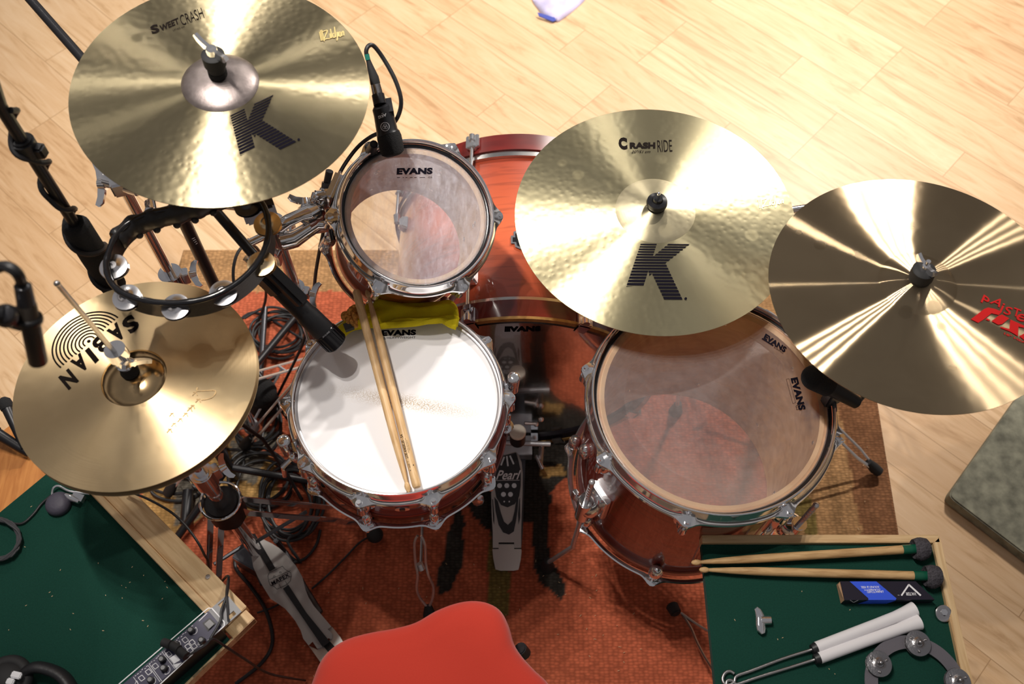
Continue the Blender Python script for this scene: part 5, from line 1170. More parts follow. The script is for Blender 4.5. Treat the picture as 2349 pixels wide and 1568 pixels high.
s2a, s2b = P(957, 1118, .662), P(842, 664, .705)
s2 = stick('drumstick', s2a, s2b, 'drumstick on the snare lying right, with printed mark near its butt end', 'drumsticks on the snare drum')
hc = hit_cyl(s2a, s2b, .0073, .0005); s = 8.708; g = lambda x, y: (860+x/s, 960+y/s); mb = MB()
letters(mb, 'LOS ANGELES - 5A', g(668, 786), g(548, 310), g(618, 790), hc, off=.02); outline(mb, [g(655, 858), g(775, 922)], 1.7, hc); outline(mb, [g(775, 922), g(705, 1040)], 1.7, hc)
letters(mb, 'VATER', g(712, 975), g(688, 895), g(690, 980), hc, off=.01); letters(mb, 'DESIGNED AND MADE IN U.S.A.', g(683, 680), g(612, 385), g(668, 683), hc); letters(mb, 'HICKORY', g(698, 630), g(645, 420), g(685, 632), hc)
decal('printed_name', mb, 'ink', s2)

# ================================================================== THRONE
th = thing('drum_throne', 'red fabric saddle-shaped drum throne at the bottom edge', 'stool', (-.08, .25, 0))
TZ0 = .47
ol = [(716, 1568), (735, 1520), (762, 1488), (800, 1466), (850, 1452), (905, 1442), (955, 1428), (1000, 1403), (1045, 1386), (1085, 1380), (1122, 1386), (1150, 1405), (1168, 1440), (1180, 1480), (1200, 1510), (1228, 1540), (1262, 1575)]
W_ = [P(x, y, TZ0+.035) for x, y in ol]
W_ += [V(.10, .26, TZ0), V(.13, .14, TZ0), V(.11, .02, TZ0), V(-.02, -.06, TZ0), V(-.20, -.07, TZ0), V(-.33, .0, TZ0), V(-.37, .13, TZ0), V(-.352, .25, TZ0)]
lp = smooth([V(p.x, p.y, 0) for p in W_], 4, closed=True); cc = V(-.10, .24, 0)
mb = MB(); rings = []; n = len(lp)
for k, (sc_, z) in enumerate(((.90, .0), (.97, .003), (1.0, .018), (1.0, .038), (.985, .052), (.95, .062), (.88, .070), (.75, .074), (.6, .075), (.45, .074), (.3, .073), (.15, .0725))):
    r_ = []
    for p in lp:
        q_ = cc+(p-cc)*sc_; zz = TZ0+z
        zz += .006*math.exp(-(((q_.x+.04)/.05)**2+((q_.y-.40)/.06)**2))-.010*math.exp(-((q_.x+.15)/.09)**2-((q_.y-.37)/.05)**2)*(z > .04)
        r_.append(V(q_.x, q_.y, zz))
    rings.append(r_)
vs = [p for r in rings for p in r]; o_ = len(vs); fs = [(k*n+i, k*n+(i+1) % n, (k+1)*n+(i+1) % n, (k+1)*n+i) for k in range(len(rings)-1) for i in range(n)]
fs += [tuple(range(n-1, -1, -1)), tuple((len(rings)-1)*n+i for i in range(n))]
mb.add(vs, fs); part('seat', mb, 'red_seat', th, ang=60)
mb = MB(); mb.tube([V(p.x, p.y, TZ0+.004)+(cc-p)*.012 for p in [V(a.x, a.y, 0) for a in lp]], .0035, 6, closed=True); part('seat_piping', mb, 'black_plastic', th)
mb = MB(); mb.cyl((-.08, .22, .05), (-.08, .22, TZ0-.01), .016, n=20); mb.cyl((-.08, .22, TZ0-.03), (-.08, .22, TZ0+.001), .07, n=24); part('post', mb, 'chrome', th)
for f in ((-.30, .06), (.16, .10), (-.07, .44)): strap_leg(th, (-.08, .22, .27), (f[0], f[1], RZ+.012), 0, hub_lo=(-.08, .22, .06))
mb = MB(); mb.cyl(P(1192, 1486, TZ0-.02), P(1204, 1500, TZ0-.04), .012, n=14); part('adjusting_knob', mb, 'black_plastic', th, bevel=.002)

# ================================================================== RIGHT-HAND TRAY TABLE
RT = .55
q0 = P(1608, 1262, RT); q1 = P(2126, 1250, RT); xl, xr, yb, yf = .3245, .718, .5525, .12
tt = thing('tray_table', 'green felt tray table with pale wood rim at the lower right', 'table', (.52, .34, 0))
mb = MB(); mb.box(((xl+xr)/2, (yb+yf)/2, RT-.009), (xr-xl, yb-yf, .018)); part('felt_top', mb, 'green_felt', tt)
mb = MB(); vs = [V(xl, yb, RT-.018), V(xr+.012, yb, RT-.018), V(xr+.012, yb+.014, RT-.018), V(xl, yb+.014, RT-.018)]; mb.prism(vs, [p+V(0, 0, .028) for p in vs]); part('back_rail', mb, 'pine_x', tt, bevel=.001)
mb = MB(); vs = [V(xr, yf, RT-.018), V(xr+.016, yf, RT-.018), V(xr+.014, yb+.012, RT-.018), V(xr, yb, RT-.018)]; mb.prism(vs, [p+V(0, 0, .028) for p in vs]); part('side_rail', mb, 'pine_y', tt, bevel=.001)
cx_, cy_ = .50, .30
mb = MB(); mb.cyl((cx_, cy_, .05), (cx_, cy_, RT-.018), .014, n=20); mb.cyl((cx_, cy_, RT-.05), (cx_, cy_, RT-.019), .05, n=24); part('post', mb, 'chrome', tt)
f1 = P(1542, 1400, RZ+.012)
mb = MB(); mb.tube([P(1540, 1386, .022), P(1552, 1408, .028)], [.0145, .0125], 12); 
lg_pts = [P(1565, 1408, .035), P(1585, 1440, .06), P(1600, 1475, .09), P(1625, 1520, .13), P(1660, 1560, .17), V(cx_, cy_, .24)]
m2 = MB(); m2.tube(smooth(lg_pts, 4), .0034, 8); m2.tube(smooth([P(1563, 1406, .035), P(1600, 1432, .06), P(1640, 1455, .09), P(1700, 1480, .14), V(cx_, cy_, .24)], 4), .0034, 8); lg = part('leg', m2, 'satin_steel', tt)
part('rubber_foot', mb, 'black_rubber', lg, bevel=.003)
strap_leg(tt, (cx_, cy_, .25), (.72, .44, .014), 0, hub_lo=(cx_, cy_, .07)); strap_leg(tt, (cx_, cy_, .25), (.52, .03, RZ+.012), 0, hub_lo=(cx_, cy_, .07))
# two mallets: stick tips at the left, felt heads at the right
ZT = RT+.0075
def mallet(a, b, label, hd):
    a = Vector(a); b = Vector(b); t = stick('mallet_stick', a, b, label, 'felt-ended mallets on the tray table', 'stick_worn')
    t['category'] = 'mallet'
    mb = MB(); mb.tube([(0, 0, -.012), (0, 0, .012)], [.0080, .0080], 20); part('rubber_sleeve', mb, 'green_tube', t, local=True)
    mb = MB(); mb.lathe([(.008, -.010), (.016, -.006), (.0195, -.015), (.0195, -.022), (.016, -.031), (.006, -.034), (0, -.034)], 28, rf=lambda i, an, r, z: (r*(1+.07*math.sin(an*3+i)), z)); part('felt_head', mb, 'grey_felt', t, local=True)
mallet(P(2086, 1259, RT+.020), P(1586, 1290, RT+.012), 'mallet with grey felt head, nearer the back rail of the tray table', 1)
mallet(P(2112, 1320, RT+.020), P(1604, 1306, RT+.012), 'mallet with grey felt head, lying just behind the black cardboard box', 1)
# stick sleeve box
s = 3.0546; g = lambda x, y: (1580+x/s, 1180+y/s); BZ_ = RT+.022
tp = [g(1062, 466), g(1590, 466), g(1725, 594), g(1092, 598)]
bx_ = thing('cardboard_sleeve', 'black and blue cardboard stick sleeve on the tray table', 'box', loc=P(*g(1400, 530), RT))
T_ = [P(x, y, BZ_) for x, y in tp]; mb = MB(); mb.prism([p-V(0, 0, .0215) for p in T_], T_); part('sleeve', mb, 'card_black', bx_, flat=True)
hz = hit_z(BZ_+.0005); fy = T_[3].y-.0004; hv = lambda px, py: Pn(px, py, (0, fy, 0), V(0, -1, 0)); lf = T_[3]
mb = MB(); mb.add([hz(*g(*p)) for p in ((1128, 467), (1315, 467), (1455, 585), (1450, 597), (1258, 597), (1258, 585))], [tuple(range(6))]); mb.add([V(hz(*g(1258, 597)).x, fy, BZ_), V(hz(*g(1452, 597)).x, fy, BZ_), V(hz(*g(1415, 597)).x, fy, RT+.001), V(hz(*g(1210, 597)).x, fy, RT+.001)], [(0, 1, 2, 3)]); part('blue_band', mb, 'card_blue', bx_, flat=True)
hz2 = hit_z(BZ_+.001)
mb = MB(); letters(mb, 'UNMATCHED', g(1364, 530), g(1249, 532), g(1364, 546), hz2, off=.01); letters(mb, 'DURABILITY,', g(1340, 516), g(1226, 518), g(1340, 530), hz2, off=.01); letters(mb, 'SOUND & FEEL', g(1334, 498), g(1205, 500), g(1334, 513), hz2, off=.01)
decal('printed_words', mb, 'ink_white', bx_); mb = MB(); letters(mb, 'VATER', g(1594, 543), g(1520, 543), g(1594, 565), hz2, off=.02); outline(mb, [g(1490, 566), g(1543, 488)], 3.8, hz2); outline(mb, [g(1540, 488), g(1626, 566)], 3.8, hz2); letters(mb, 'TM', g(1477, 560), g(1465, 560), g(1477, 565), hz2)
decal('printed_mark', mb, 'ink_white', bx_); mb = MB()
hv = lambda px, py: Pn(px, py, (0, fy-.0004, 0), V(0, -1, 0)); outline(mb, [g(1130, 598), g(1155, 614)], 1.2, hv); outline(mb, [g(1155, 614), g(1188, 598)], 1.2, hv)
decal('printed_side_mark', mb, 'ink_white', bx_)
lx = T_[3].x; mb = MB(); mb.add([T_[0]+V(-.0006, 0, -.001), T_[3]+V(-.0006, 0, -.001), T_[3]+V(-.0006, 0, -.0205), T_[0]+V(-.0006, 0, -.0205)], [(0, 1, 2, 3)]); mb.prism([P(*g(1045, 485), RT+.001), P(*g(1066, 480), RT+.001), P(*g(1082, 622), RT+.001), P(*g(1072, 622), RT+.001)], [P(*g(1046, 488), RT+.020), P(*g(1062, 468), RT+.020), P(*g(1092, 600), RT+.020), P(*g(1088, 600), RT+.020)]); part('open_end', mb, 'card_brown', bx_, flat=True)
# wing nut
mb = MB(); A_ = [P(*g(x, y), RT+.010) for x, y in ((478, 655), (496, 690), (505, 735), (500, 780), (520, 832))]
mb.tube([P(*g(470, 652), RT+.016), P(*g(485, 672), RT+.014), P(*g(498, 705), RT+.011), P(*g(506, 740), RT+.010), P(*g(503, 775), RT+.010), P(*g(510, 805), RT+.010), P(*g(522, 832), RT+.009)], [.0035, .006, .008, .0095, .0085, .0085, .0040], 16, flat=.62)
mb.cyl(P(*g(505, 740), RT+.010), P(*g(574, 738), RT+.010), .0075, .0068, n=20); wn = thing('wing_nut', 'chrome wing nut lying alone on the tray table', 'wing nut', loc=P(*g(505, 740), RT)); part('wings', mb, 'chrome', wn)
mb = MB(); mb.tube([P(*g(570, 738), RT+.010), P(*g(575.5, 738), RT+.010)], .0042, 14); part('threaded_hole', mb, 'black_metal', wn)
mb = MB(); c = P(*g(1772, 692), RT); mb.lathe([(.004, .010), (.009, .011), (.0135, .009), (.0145, .005), (.0125, .001), (.004, .001)], 28, Matrix.Translation(c) @ Matrix.Rotation(.25, 4, 'X'), loop=True); wn = thing('chrome_nut', 'small round chrome nut beside the right rail of the tray table', 'nut', loc=c); part('rim', mb, 'nickel', wn)
mb = MB(); mb.tube([c+V(0, 0, .003), c+V(0, -.001, .0125)], [.0062, .0055], 6); part('hex_socket', mb, 'chrome', wn)
# wire brushes
def brush(a, b, hook, label):
    z = RT+.0115; A = P(*g(*a), z); B_ = P(*g(*b), z); t = thing('brush', label, 'drum brush', loc=A, group='white-handled brushes on the tray table')
    mb = MB(); k = [0, .02, .6, .80, .9, 1.0]; r = [.0090, .0095, .0092, .0094, .0108, .0132]
    ps_ = [A.lerp(B_, u) for u in k]; mb.tube(ps_, r, 24, flat=1.0); 
    # flared, flattened end
    d = (B_-A).normalized(); part('handle', mb, 'white_handle', t)
    mb = MB(); mb.tube([A-d*.006, A+d*.002], [.0075, .0096], 24); part('cap', mb, 'black_plastic', t)
    mb = MB(); mb.tube(smooth([P(*g(*p), RT+.006+.003*(i == len(hook)-1)) for i, p in enumerate(hook)], 5)+[A], .0026, 10); part('pull_rod', mb, 'satin_steel', t)
brush((885, 935), (1580, 665), [(318, 1112), (290, 1096), (255, 1108), (237, 1145), (248, 1180), (285, 1192), (318, 1172), (335, 1130), (440, 1092), (660, 1008), (850, 948)], 'white-handled brush with hooked end, the upper of the pair')
brush((905, 1006), (1612, 750), [(262, 1200), (268, 1165), (300, 1160), (325, 1182), (350, 1184), (480, 1140), (700, 1072), (870, 1018)], 'white-handled brush lying below its twin, nearer the jingle ring')
# jingle ring
jr = thing('jingle_ring', 'grey metal jingle ring with round jingles at the lower right of the tray', 'percussion ring', loc=P(*g(1580, 1180), RT))
cxr, cyr = g(1595, 1190); cR_ = P(cxr, cyr+6, RT+.010); e1 = P(*g(1595, 895), RT+.010); RR_ = (e1-cR_).length
mb = MB(); mb.lathe([(RR_-.011, 0), (RR_+.010, 0), (RR_+.010, .0012), (RR_-.011, .0012)], 96, Matrix.Translation(cR_), loop=True); part('ring_plate', mb, 'grey_plate', jr, flat=True)
def jing(c):
    mb = MB(); M = Matrix.Translation(c)
    mb.lathe([(0, .006), (.0055, .0055), (.008, .003), (.011, .0022), (.0200, .0012), (.0206, .0002), (.0, .0002)], 40, M @ Matrix.Translation((0, 0, .0035)) @ Matrix.Rotation(.07, 4, 'X')); mb.lathe([(0, -.006), (.008, -.004), (.0203, -.001), (.0203, 0), (0, 0)], 40, M @ Matrix.Rotation(-.08, 4, 'Y'))
    mb.ball(c+V(0, 0, .013), .004, n=10); 
    for k in range(3): mb.ball(c+V(.0135*math.cos(k*2.1+.4), .0135*math.sin(k*2.1+.4), .0062), .0022, n=8)
    part('jingle', mb, 'jingle_steel', jr)
for x, y in ((1602, 905), (1328, 1048), (1880, 1170)): jing(P(*g(x, y), RT+.0135))
for an in (-150, -30, -90): jing(cR_+V(RR_*math.cos(math.radians(an)), RR_*math.sin(math.radians(an)), .0035))

# ================================================================== LEFT-HAND TABLE
LT = .60
Pc = P(566, 1400, LT); u = (P(300, 1120, LT)-P(580, 1405, LT)).normalized(); v = V(-u.y, u.x, 0); v = -v if v.y > 0 else v
w0 = .052    # width of the wooden side rail
c0 = P(588, 1413, LT)
Lu = .66; Lv = .75
far = P(100, 1092, LT); Lu = (far-c0).dot(u)
gt = thing('felt_table', 'green felt table with pine side rail at the lower left', 'table', loc=(c0+u*.3+v*.3).xy.to_3d())
def quad(o_, a0, a1, b0, b1, z0, z1): 
    base = [o_+u*a0+v*b0, o_+u*a1+v*b0, o_+u*a1+v*b1, o_+u*a0+v*b1]; return [V(p.x, p.y, z0) for p in base], [V(p.x, p.y, z1) for p in base]
mb = MB(); mb.prism(*quad(c0, 0.004, Lu, w0, Lv, LT-.02, LT)); part('felt_top', mb, 'green_felt', gt)
def wood_rot(name, ang):
    m = MATS['pine_x'].copy(); m.name = name; MATS[name] = m
    for n_ in m.node_tree.nodes:
        if n_.bl_idname == 'ShaderNodeMapping':
            # rotate grain to the rail
            r_ = m.node_tree.nodes.new('ShaderNodeMapping'); r_.inputs['Rotation'].default_value = (0, 0, ang); src = n_.inputs['Vector'].links[0].from_socket
            m.node_tree.links.new(src, r_.inputs['Vector']); m.node_tree.links.new(r_.outputs[0], n_.inputs['Vector']); break
wood_rot('pine_rail', -math.atan2(u.y, u.x))
mb = MB(); mb.prism(*quad(c0, .022, Lu, .0, w0-.012, LT-.02, LT+.004)); mb.prism(*quad(c0, .0, .022, .004, w0-.004, LT-.02, LT+.0)); mb.prism(*quad(c0, .0225, Lu, w0-.012, w0, LT-.02, LT+.008)); rl = part('side_rail', mb, 'pine_rail', gt, bevel=.0012)
mb = MB(); sc_ = P(477, 1322, LT+.0045); mb.cyl(sc_, sc_+V(0, 0, .001), .0038, n=16); mb.box(sc_+V(0, 0, .0013), (.005, .001, .0008), rz=.4); part('screw', mb, 'satin_steel', rl)
mb = MB(); mb.prism(*quad(c0, .0, .004, .004, Lv, LT-.022, LT-.002)); part('front_edge', mb, 'pine_rail', gt)
for a_, b_ in ((.20, .24), (Lu-.10, .24), (.10, Lv-.1), (Lu-.1, Lv-.1)):
    p_ = c0+u*a_+v*b_; mb = MB(); mb.box((p_.x, p_.y, (LT-.02)/2), (.035, .035, LT-.02), rz=math.atan2(u.y, u.x)); part('leg', mb, 'pine_rail', gt)
# rack unit
ru = thing('rack_unit', 'dark rack-mount audio unit with white markings and knobs on the felt table', 'audio unit', loc=P(420, 1490, LT))
s = 6.3486; g = lambda x, y: (250+x/s, 1330+y/s)
e0 = P(*g(1690, 235), LT+.045); e1_ = P(*g(1905, 480), LT+.045); far_ = P(*g(190, 1511), LT+.045)
U_ = (far_-P(*g(1500, 385), LT+.045)).normalized(); W2 = V(-U_.y, U_.x, 0); W2 = W2 if (e1_-e0).dot(W2) > 0 else -W2; wd = (e1_-e0).dot(W2)
RZ_ = LT+.045
def rp_(a, b, z=0): return e0+U_*a+W2*b+V(0, 0, z)
mb = MB(); ear = .036; FL = .482
def rr_box(a0, a1, b0, b1, z0, z1): return [rp_(a0, b0, z0), rp_(a1, b0, z0), rp_(a1, b1, z0), rp_(a0, b1, z0)], [rp_(a0, b0, z1), rp_(a1, b0, z1), rp_(a1, b1, z1), rp_(a0, b1, z1)]
# ear plate with two slots, built as strips round them
mb = MB()
def slotted(a0):
    xs = [a0, a0+.008, a0+.020, a0+.036]; bs_ = [0, .003, .010, wd-.010, wd-.003, wd]
    for i in range(3):
        for j in range(5):
            if i == 1 and j in (1, 3): continue
            mb.prism(*rr_box(xs[i], xs[i+1], bs_[j], bs_[j+1], -.003, 0))
slotted(-.004); part('rack_ear', mb, 'knob_grey', ru)
mb = MB(); slotted(FL-.032); part('rack_ear', mb, 'knob_grey', ru)
mb = MB(); mb.prism(*rr_box(ear-.004, FL-.032, 0.0, wd, -.0035, .001)); fp = part('front_panel', mb, 'panel_blue', ru, bevel=.001)
mb = MB(); mb.prism(*rr_box(ear, FL-.036, .001, wd-.001, -.045, -.004)); part('case', mb, 'black_metal', ru)
hr = hit_z(RZ_+.0016)
mb = MB(); bd_ = [(1440, 870), (1680, 700), (1685, 640), (1500, 415), (1440, 415)]
outline(mb, [g(*p) for p in ((-300, 1890), (1420, 425))], 2.0, hr); outline(mb, [g(*p) for p in ((1420, 425), (1450, 405))], 2.0, hr); outline(mb, [g(*p) for p in ((1450, 405), (1500, 410), )], 2.0, hr); outline(mb, [g(*p) for p in ((1500, 410), (1680, 610))], 2.6, hr); outline(mb, [g(1680, 610), g(1680, 665)], 2.6, hr); outline(mb, [g(1680, 665), g(1440, 880)], 2.2, hr); outline(mb, [g(1400, 910), g(760, 1500)], 2.0, hr); outline(mb, [g(760, 1500), g(300, 1920)], 2.0, hr)
for a_, b_ in (((1310, 595), (1430, 480)), ((1515, 780), (1580, 715))): outline(mb, [g(*a_), g(*b_)], 1.6 if a_[0] < 1400 else 2.8, hr)
def cell(cx, cy, sz, wd_=1.2):
    d1 = V(.66, .75)*sz/2; d2 = V(.80, -.60)*sz/2; outline(mb, [g(*(V(cx, cy)+a_)) for a_ in (d1+d2, d1-d2, -d1-d2, -d1+d2)], wd_, hr)
for cx, cy in ((1110, 870), (870, 1080), (675, 1250), (575, 1335), (475, 1425)): cell(cx, cy, 68)
for cx, cy in ((1210, 905), (1240, 960), (1150, 965), (1180, 1020)): cell(cx, cy, 66, 1.6)
for cx, cy, r_ in ((1225, 730, 60), (1300, 880, 60), (985, 930, 60), (820, 1300, 70), (620, 1460, 60), (770, 1140, 45), (370, 1500, 50)):
    outline(mb, [(250+(cx+r_*math.cos(t))/s, 1330+(cy+r_*math.sin(t))/s) for t in [-.9+i*2.6/12 for i in range(13)]], .9, hr)
for a_, b_ in (((770, 1040), (960, 1290)), ((800, 1030), (985, 1275)), ((590, 1225), (770, 1470)), ((570, 1240), (745, 1480)), ((355, 1410), (450, 1540))): outline(mb, [g(*a_), g(*b_)], 1.0, hr)
mb.add([hr(*g(*p)) for p in ((870, 1140), (970, 1080), (1040, 1160), (940, 1220))], [(0, 1, 2, 3)]); mb.add([hr(*g(*p)) for p in ((930, 1230), (1060, 1200), (975, 1285))], [(0, 1, 2)])
for k in range(26):
    x = 380+k*33+random.uniform(-6, 6); y = 1400-k*29+random.uniform(-4, 10)
    if 880 < x < 960: continue
    outline(mb, [g(x, y), g(x+random.uniform(14, 26), y-random.uniform(10, 20))], 1.1, hr)
decal('panel_markings', mb, 'ink_white', fp)
mb = MB(); q4 = [g(1360, 625), g(1465, 545), g(1560, 630), g(1440, 745)]; mb.plate([P(*p, RZ_+.002) for p in q4], .001); part('power_surround', mb, 'black_plastic', ru, flat=True)
mb = MB(); q4 = [g(1385, 640), g(1465, 570), g(1535, 640), g(1455, 715)]; mb.prism([P(*p, RZ_+.001) for p in q4], [P(*p, RZ_+.005) for p in q4]); part('power_switch', mb, 'knob_grey', ru, bevel=.0006)
for cx, cy in ((1195, 720), (1350, 865), (970, 920), (865, 900), (800, 1270), (610, 1440), (775, 1140)):
    c = P(*g(cx+15, cy+25), RZ_); mb = MB(); mb.tube([c, c+V(0, 0, .010), c+V(0, 0, .011)], [.0058, .0048, .003], 18); kn = part('knob', mb, 'black_plastic', ru)
    mb = MB(); mb.cyl(c+V(0, 0, .0108), c+V(0, 0, .0118), .0032, n=14); part('knob_cap', mb, 'knob_grey', kn)
mb = MB()
for p_, q_ in (((790, 905), (900, 940)), ((900, 940), (1020, 1010)), ((1000, 1010), (1130, 1110))): mb.tube([P(*g(*p_), RZ_+.016), P(*g(*q_), RZ_+.020)], .0068, 14)
pl_ = solo('jack_plug', mb, 'black_rubber', 'black angled cable plug pushed into the rack unit', 'plug', loc=P(*g(900, 940), RZ_))
cable('headphone_cable', [P(*g(1130, 1110), RZ_+.018), P(470, 1480, RZ_+.008), P(488, 1465, RZ_+.004), P(520, 1484, LT+.0036), P(560, 1510, .50), P(620, 1545, .3), P(700, 1560, .02)], .0022, 'cable_black', 'thin black cable running from the rack unit over the felt table edge')
cable('braided_cord', [P(300, 1128, LT+.010), P(335, 1142, LT+.012), P(370, 1160, LT+.012), P(400, 1180, LT+.012), P(430, 1210, LT+.011), P(455, 1245, LT+.007), P(468, 1270, LT-.01), P(478, 1290, LT-.06), P(478, 1330, .40), P(470, 1345, .38), P(500, 1340, .50), P(522, 1320, LT+.004), P(524, 1338, LT+.009), P(520, 1365, RZ_+.004), P(508, 1400, RZ_+.006), P(505, 1425, RZ_+.006), P(482, 1466, RZ_+.006)], .0021, 'cable_black', 'braided black cord hanging over the pine rail of the felt table')
mb = MB(); mb.tube(smooth([P(523, 1330, LT+.010), P(519, 1362, RZ_+.004), P(522, 1400, RZ_+.006), P(524, 1425, RZ_+.004)], 4), .0018, 8); solo('cord_loop', mb, 'cable_black', 'short loop of thin cord lying over the rack ear', 'cord', loc=P(520, 1362, RZ_))
# round padded disc with clip
dk = thing('contact_microphone', 'round dark padded disc with chrome clip on the felt table', 'contact microphone', loc=P(137, 1158, LT))
mb = MB(); c = P(137, 1158, LT+.001); mb.lathe([(0, .018), (.010, .0175), (.017, .015), (.0205, .010), (.021, .005), (.0195, 0), (0, 0)], 36, Matrix.Translation(c)); part('pad', mb, 'ink_pad' if 'ink_pad' in MATS else 'black_rubber', dk)
mb = MB(); mb.tube([P(150, 1135, LT+.012), P(165, 1142, LT+.012), P(182, 1150, LT+.012)], [.004, .006, .004], 12); mb.box(P(180, 1141, LT+.010), (.020, .012, .010), rz=-.3); mb.tube(smooth([P(120, 1135, LT+.006), P(122, 1120, LT+.010), P(135, 1114, LT+.010), P(160, 1126, LT+.010), P(205, 1132, LT+.008)], 4), .0022, 8); part('clip', mb, 'chrome', dk)
cable('microphone_cable', [P(118, 1135, LT+.006), P(95, 1155, LT+.004), P(75, 1180, LT+.004), P(50, 1200, LT+.004), P(20, 1198, LT+.004), P(-10, 1196, LT+.004)], .0020, 'cable_black', 'thin cable running left from the round padded disc')
mb = MB()
pts = []
for i in range(120):
    a_ = i*2*PI/14; r_ = 1+.08*math.sin(i*1.7); pts.append(P(-8+52*r_*math.cos(a_), 1236+46*r_*math.sin(a_), LT+.004+.0011*(i//14)+.002*math.sin(i*.9)**2))
mb.tube(smooth(pts, 2), .0021, 7); solo('cable_coil', mb, 'cable_grey', 'coiled thin black cable on the felt table by the left edge', 'cable', loc=P(0, 1236, LT))
# headphones, partly in view
hp_ = thing('headphones', 'black headphones cropped by the bottom left corner', 'headphones', loc=P(60, 1580, LT))
mb = MB(); mb.tube(smooth([P(60, 1560, LT+.02), P(58, 1542, LT+.025), P(80, 1530, LT+.03), P(110, 1534, LT+.03), P(140, 1548, LT+.03), P(160, 1572, LT+.03), P(172, 1610, LT+.03), P(150, 1660, LT+.03), P(90, 1680, LT+.03)], 5), .0085, 14, flat=1.4); part('headband', mb, 'black_plastic', hp_)
mb = MB(); mb.ball(P(15, 1562, LT+.02), .030, (1.2, 1, .7)); mb.torus(P(15, 1562, LT+.022), .030, .010, n=30, k=10); part('ear_cup', mb, 'black_rubber', hp_)
mb = MB(); mb.box(P(38, 1548, LT+.045), (.016, .010, .006), rz=-.2); mb.box(P(24, 1563, LT+.045), (.012, .010, .006), rz=-.2); part('label_plate', mb, 'ink_white', hp_, bevel=.0015)
# low wooden cabinet behind the felt table
ow = thing('side_cabinet', 'orange-brown wooden cabinet top at the left edge behind the felt table', 'cabinet', loc=(-1.05, .7, 0))
z_ = .42; a = P(-30, 1000, z_); b = P(60, 950, z_); d1 = (b-a).normalized(); d2 = V(d1.y, -d1.x, 0); o_ = b+d1*.05
d1 = -v; d2 = -u
o_ = P(52, 952, z_); base = [o_, o_+v*.5, o_+v*.5-u*.16, o_-u*.16]
m_ = MB(); m_.prism([V(p.x, p.y, z_-.02) for p in base], [V(p.x, p.y, z_) for p in base]); part('top_board', m_, 'orange_wood_grain' if 'orange_wood_grain' in MATS else 'orange_wood', ow)
m_ = MB(); base2 = [p+((sum(base, V(0, 0, 0))/4)-p)*.06 for p in base]; m_.prism([V(p.x, p.y, .0) for p in base2], [V(p.x, p.y, z_-.021) for p in base2]); part('body', m_, 'orange_wood', ow)
# small dark microphones resting on the floor at the left edge
for i, ((x, y), (x2, y2), lab) in enumerate((((12, 925), (30, 965), 'dark handheld microphone on the floor at the left edge, beside the hi-hat'), ((-20, 985), (4, 1000), 'dark plug end barely in view at the left edge, nearest the cabinet'))):
    a, b = P(x, y, .47), P(x2, y2, .46); mm = thing('handheld_microphone' if i == 0 else 'cable_plug', lab, 'microphone' if i == 0 else 'plug', M=zalign(a, b))
    L_ = (b-a).length; m_ = MB(); m_.tube([(0, 0, -.012), (0, 0, -.006), (0, 0, .004), (0, 0, .012)], [.006, .012, .0135, .012], 18); part('head', m_, 'black_foam', mm, local=True); m_ = MB(); m_.tube([(0, 0, .012), (0, 0, L_+.06)], [.011, .008], 16); part('body', m_, 'black_metal', mm, local=True)

# ================================================================== FLOOR OBJECTS
z_ = .035
A = P(2174, 1136, z_); e1_ = (P(2308, 941, z_)-P(2175, 1129, z_)).normalized(); e2_ = (P(2349, 1276, z_)-P(2178, 1146, z_)).normalized()
base = smooth([A+e1_*.018+e2_*.0, A+e1_*.004+e2_*.004, A+e2_*.018], 3)+[A+e2_*.55, A+e2_*.55+e1_*.6, A+e1_*.6]
mb = MB(); mb.prism([V(p.x, p.y, .0) for p in base], [V(p.x, p.y, z_) for p in base]); solo('paving_stone', mb, 'stone', 'speckled grey-green stone slab on the floor at the right edge', 'slab', loc=(A.x, A.y, 0), bevel=.003)
pk = thing('tissue_packet', 'crumpled lilac packet on the floor at the top edge', 'packet', loc=P(1270, 20, 0))
mb = MB(); t_ = [(1215, -30), (1222, 0), (1234, 18), (1246, 34), (1258, 44)]; b_ = [(1370, -40), (1345, -5), (1325, 15), (1302, 34), (1282, 48)]
pillow(mb, t_, b_, .005, .014, nz_=.012, seed=3, nv=10); part('wrapper', mb, 'packet', pk, ang=60)
mb = MB(); mb.plate([P(1233, 28, .014), P(1272, 40, .014), P(1276, 46, .010), P(1268, 49, .008), P(1236, 36, .010)], .003); part('blue_corner', mb, 'packet_blue', pk)
# cables on the rug
def coil(cx, cy, rx, ry, turns, seed, r, label, z0=RZ+.004, tail=(), mat='cable_black', name='microphone_cable', per=14):
    rnd = random.Random(seed); pts = []
    for i in range(int(turns*per)):
        a_ = i*2*PI/per+seed; k = 1+.16*math.sin(i*.37+seed)+rnd.uniform(-.04, .04); ox, oy = 8*math.sin(i*.11), 8*math.cos(i*.13)
        pts.append(P(cx+ox+rx*k*math.cos(a_), cy+oy+ry*k*math.sin(a_), z0+.0030*(i/per)+.004*abs(math.sin(i*.31+seed))))
    pts += [P(x, y, z0) for x, y in tail]; cable(name, pts, r, mat, label, 3, n=7)
coil(640, 765, 58, 42, 5, 1, .0033, 'black cable coiled on the orange rug between the hi-hat and the snare microphone', tail=[(600, 720), (560, 725), (530, 760)])
coil(665, 1150, 62, 78, 7, 2, .0034, 'large black cable coil on the rug left of the snare drum', tail=[(690, 1290), (660, 1270), (640, 1240)])
coil(600, 1100, 70, 60, 4, 3.3, .0032, 'loosely coiled black cable around the hi-hat stand foot', tail=[(560, 1040), (500, 1030), (420, 1040)])
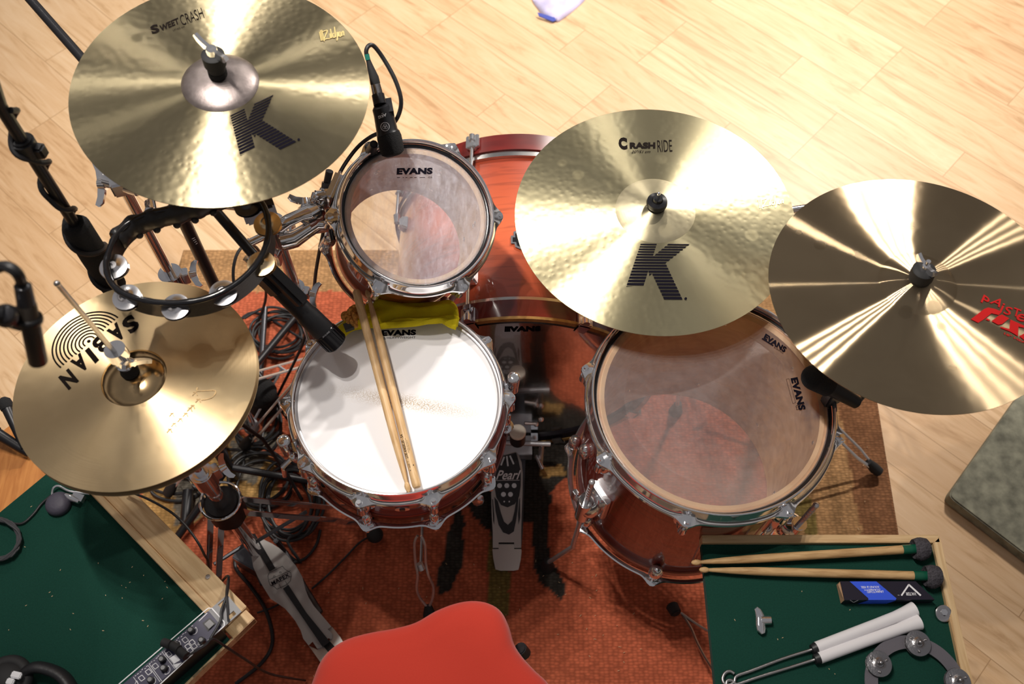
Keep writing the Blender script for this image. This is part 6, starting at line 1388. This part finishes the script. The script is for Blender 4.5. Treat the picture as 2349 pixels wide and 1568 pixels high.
coil(590, 965, 55, 60, 3, 5.1, .0036, 'black cable loops on the rug just right of the hi-hat cymbals', tail=[(600, 880), (640, 860)])
coil(400, 1110, 60, 30, 2, 4.2, .0038, 'dark cable loop on the rug beside the felt table rail')
cable('microphone_cable', [P(560, 730, RZ+.02), P(610, 705, RZ+.03), P(660, 712, RZ+.02), P(700, 740, RZ+.01), P(720, 800, RZ+.004), P(690, 860, RZ+.004), P(640, 930, RZ+.004)], .0034, 'cable_black', 'black cable arching from behind the hi-hat towards the snare')
cable('microphone_cable', [P(870, 1225, RZ+.003), P(830, 1240, RZ+.003), P(790, 1280, RZ+.003), P(750, 1320, RZ+.003), P(715, 1350, RZ+.003)], .0024, 'cable_black', 'thin black cable on the rug in front of the snare drum')
cable('microphone_cable', [P(735, 1215, RZ+.003), P(725, 1250, RZ+.003), P(700, 1280, RZ+.003), P(665, 1292, RZ+.003)], .0034, 'cable_black', 'short bend of black cable on the rug above the hi-hat pedal')
cable('microphone_cable', [P(545, 1260, RZ+.004), P(540, 1300, RZ+.003), P(575, 1345, RZ+.003), P(610, 1400, RZ+.003), P(625, 1470, RZ+.003), P(600, 1520, RZ+.003), P(540, 1568, RZ+.003)], .0042, 'cable_black', 'black cable on the dark rug between the felt table and the hi-hat pedal')
cable('microphone_cable', [P(590, 1405, RZ+.003), P(640, 1385, RZ+.003), P(690, 1340, RZ+.003)], .0022, 'cable_black', 'thin black cable crossing the rug beside the pedal foot board')
cable('microphone_cable', [P(540, 680, .35), P(535, 620, .40), P(548, 575, .42), P(575, 560, .40), P(600, 590, .3), P(610, 680, .1), P(590, 740, .02)], .0036, 'cable_black', 'black cable hanging in a loop behind the tambourine')
mb = MB(); mb.tube([P(608, 705, .04), P(598, 860, .02)], .0075, 12); solo('stand_leg_tube', mb, 'dark_steel', 'dark tube lying across the rug beside the coiled cable right of the hi-hat', 'tube', loc=P(608, 705, .03))
mb = MB(); mb.tube([P(432, 1125, .03), P(425, 1200, .03)], .0125, 16); solo('black_tube', mb, 'black_metal', 'short black tube on the rug beside the felt table rail', 'tube', loc=P(430, 1160, .02))
mb = MB(); mb.ball(P(600, 900, .12), .036, (1, 1, .9), n=14); mb.tube([P(600, 900, .12), P(604, 930, .03)], [.03, .034], 18)
kp = solo('foam_ball_microphone', mb, 'black_foam', 'black foam-covered microphone low between the hi-hat and the snare', 'microphone', loc=P(600, 905, .05))
mb = MB()
rnd = random.Random(8)
for k in range(90):
    x, y = (rnd.uniform(640, 1500), rnd.uniform(1260, 1560)) if k < 70 else (rnd.uniform(1700, 2000), rnd.uniform(1000, 1230))
    c = P(x, y, RZ+.002); a_ = rnd.uniform(0, PI); l_ = rnd.uniform(.002, .006); mb.box(c, (l_, .0009, .0008), rz=a_)
o = solo('wood_chips', mb, 'wood_chip', 'tiny pale wood splinters scattered over the rug by the throne', 'wood chips', loc=P(1100, 1400, RZ)); o['kind'] = 'stuff'
mb = MB()
for k in range(40):
    x, y = (rnd.uniform(20, 470), rnd.uniform(1150, 1450)) if k < 30 else (rnd.uniform(1650, 1950), rnd.uniform(1340, 1550)); z_ = LT if x < 1000 else RT
    c = P(x, y, z_+.0008); mb.box(c, (rnd.uniform(.0012, .0035), .0008, .0006), rz=rnd.uniform(0, PI))
o = solo('wood_dust', mb, 'wood_chip', 'specks of pale wood dust on the two green felt tops', 'wood dust', loc=P(300, 1300, LT)); o['kind'] = 'stuff'
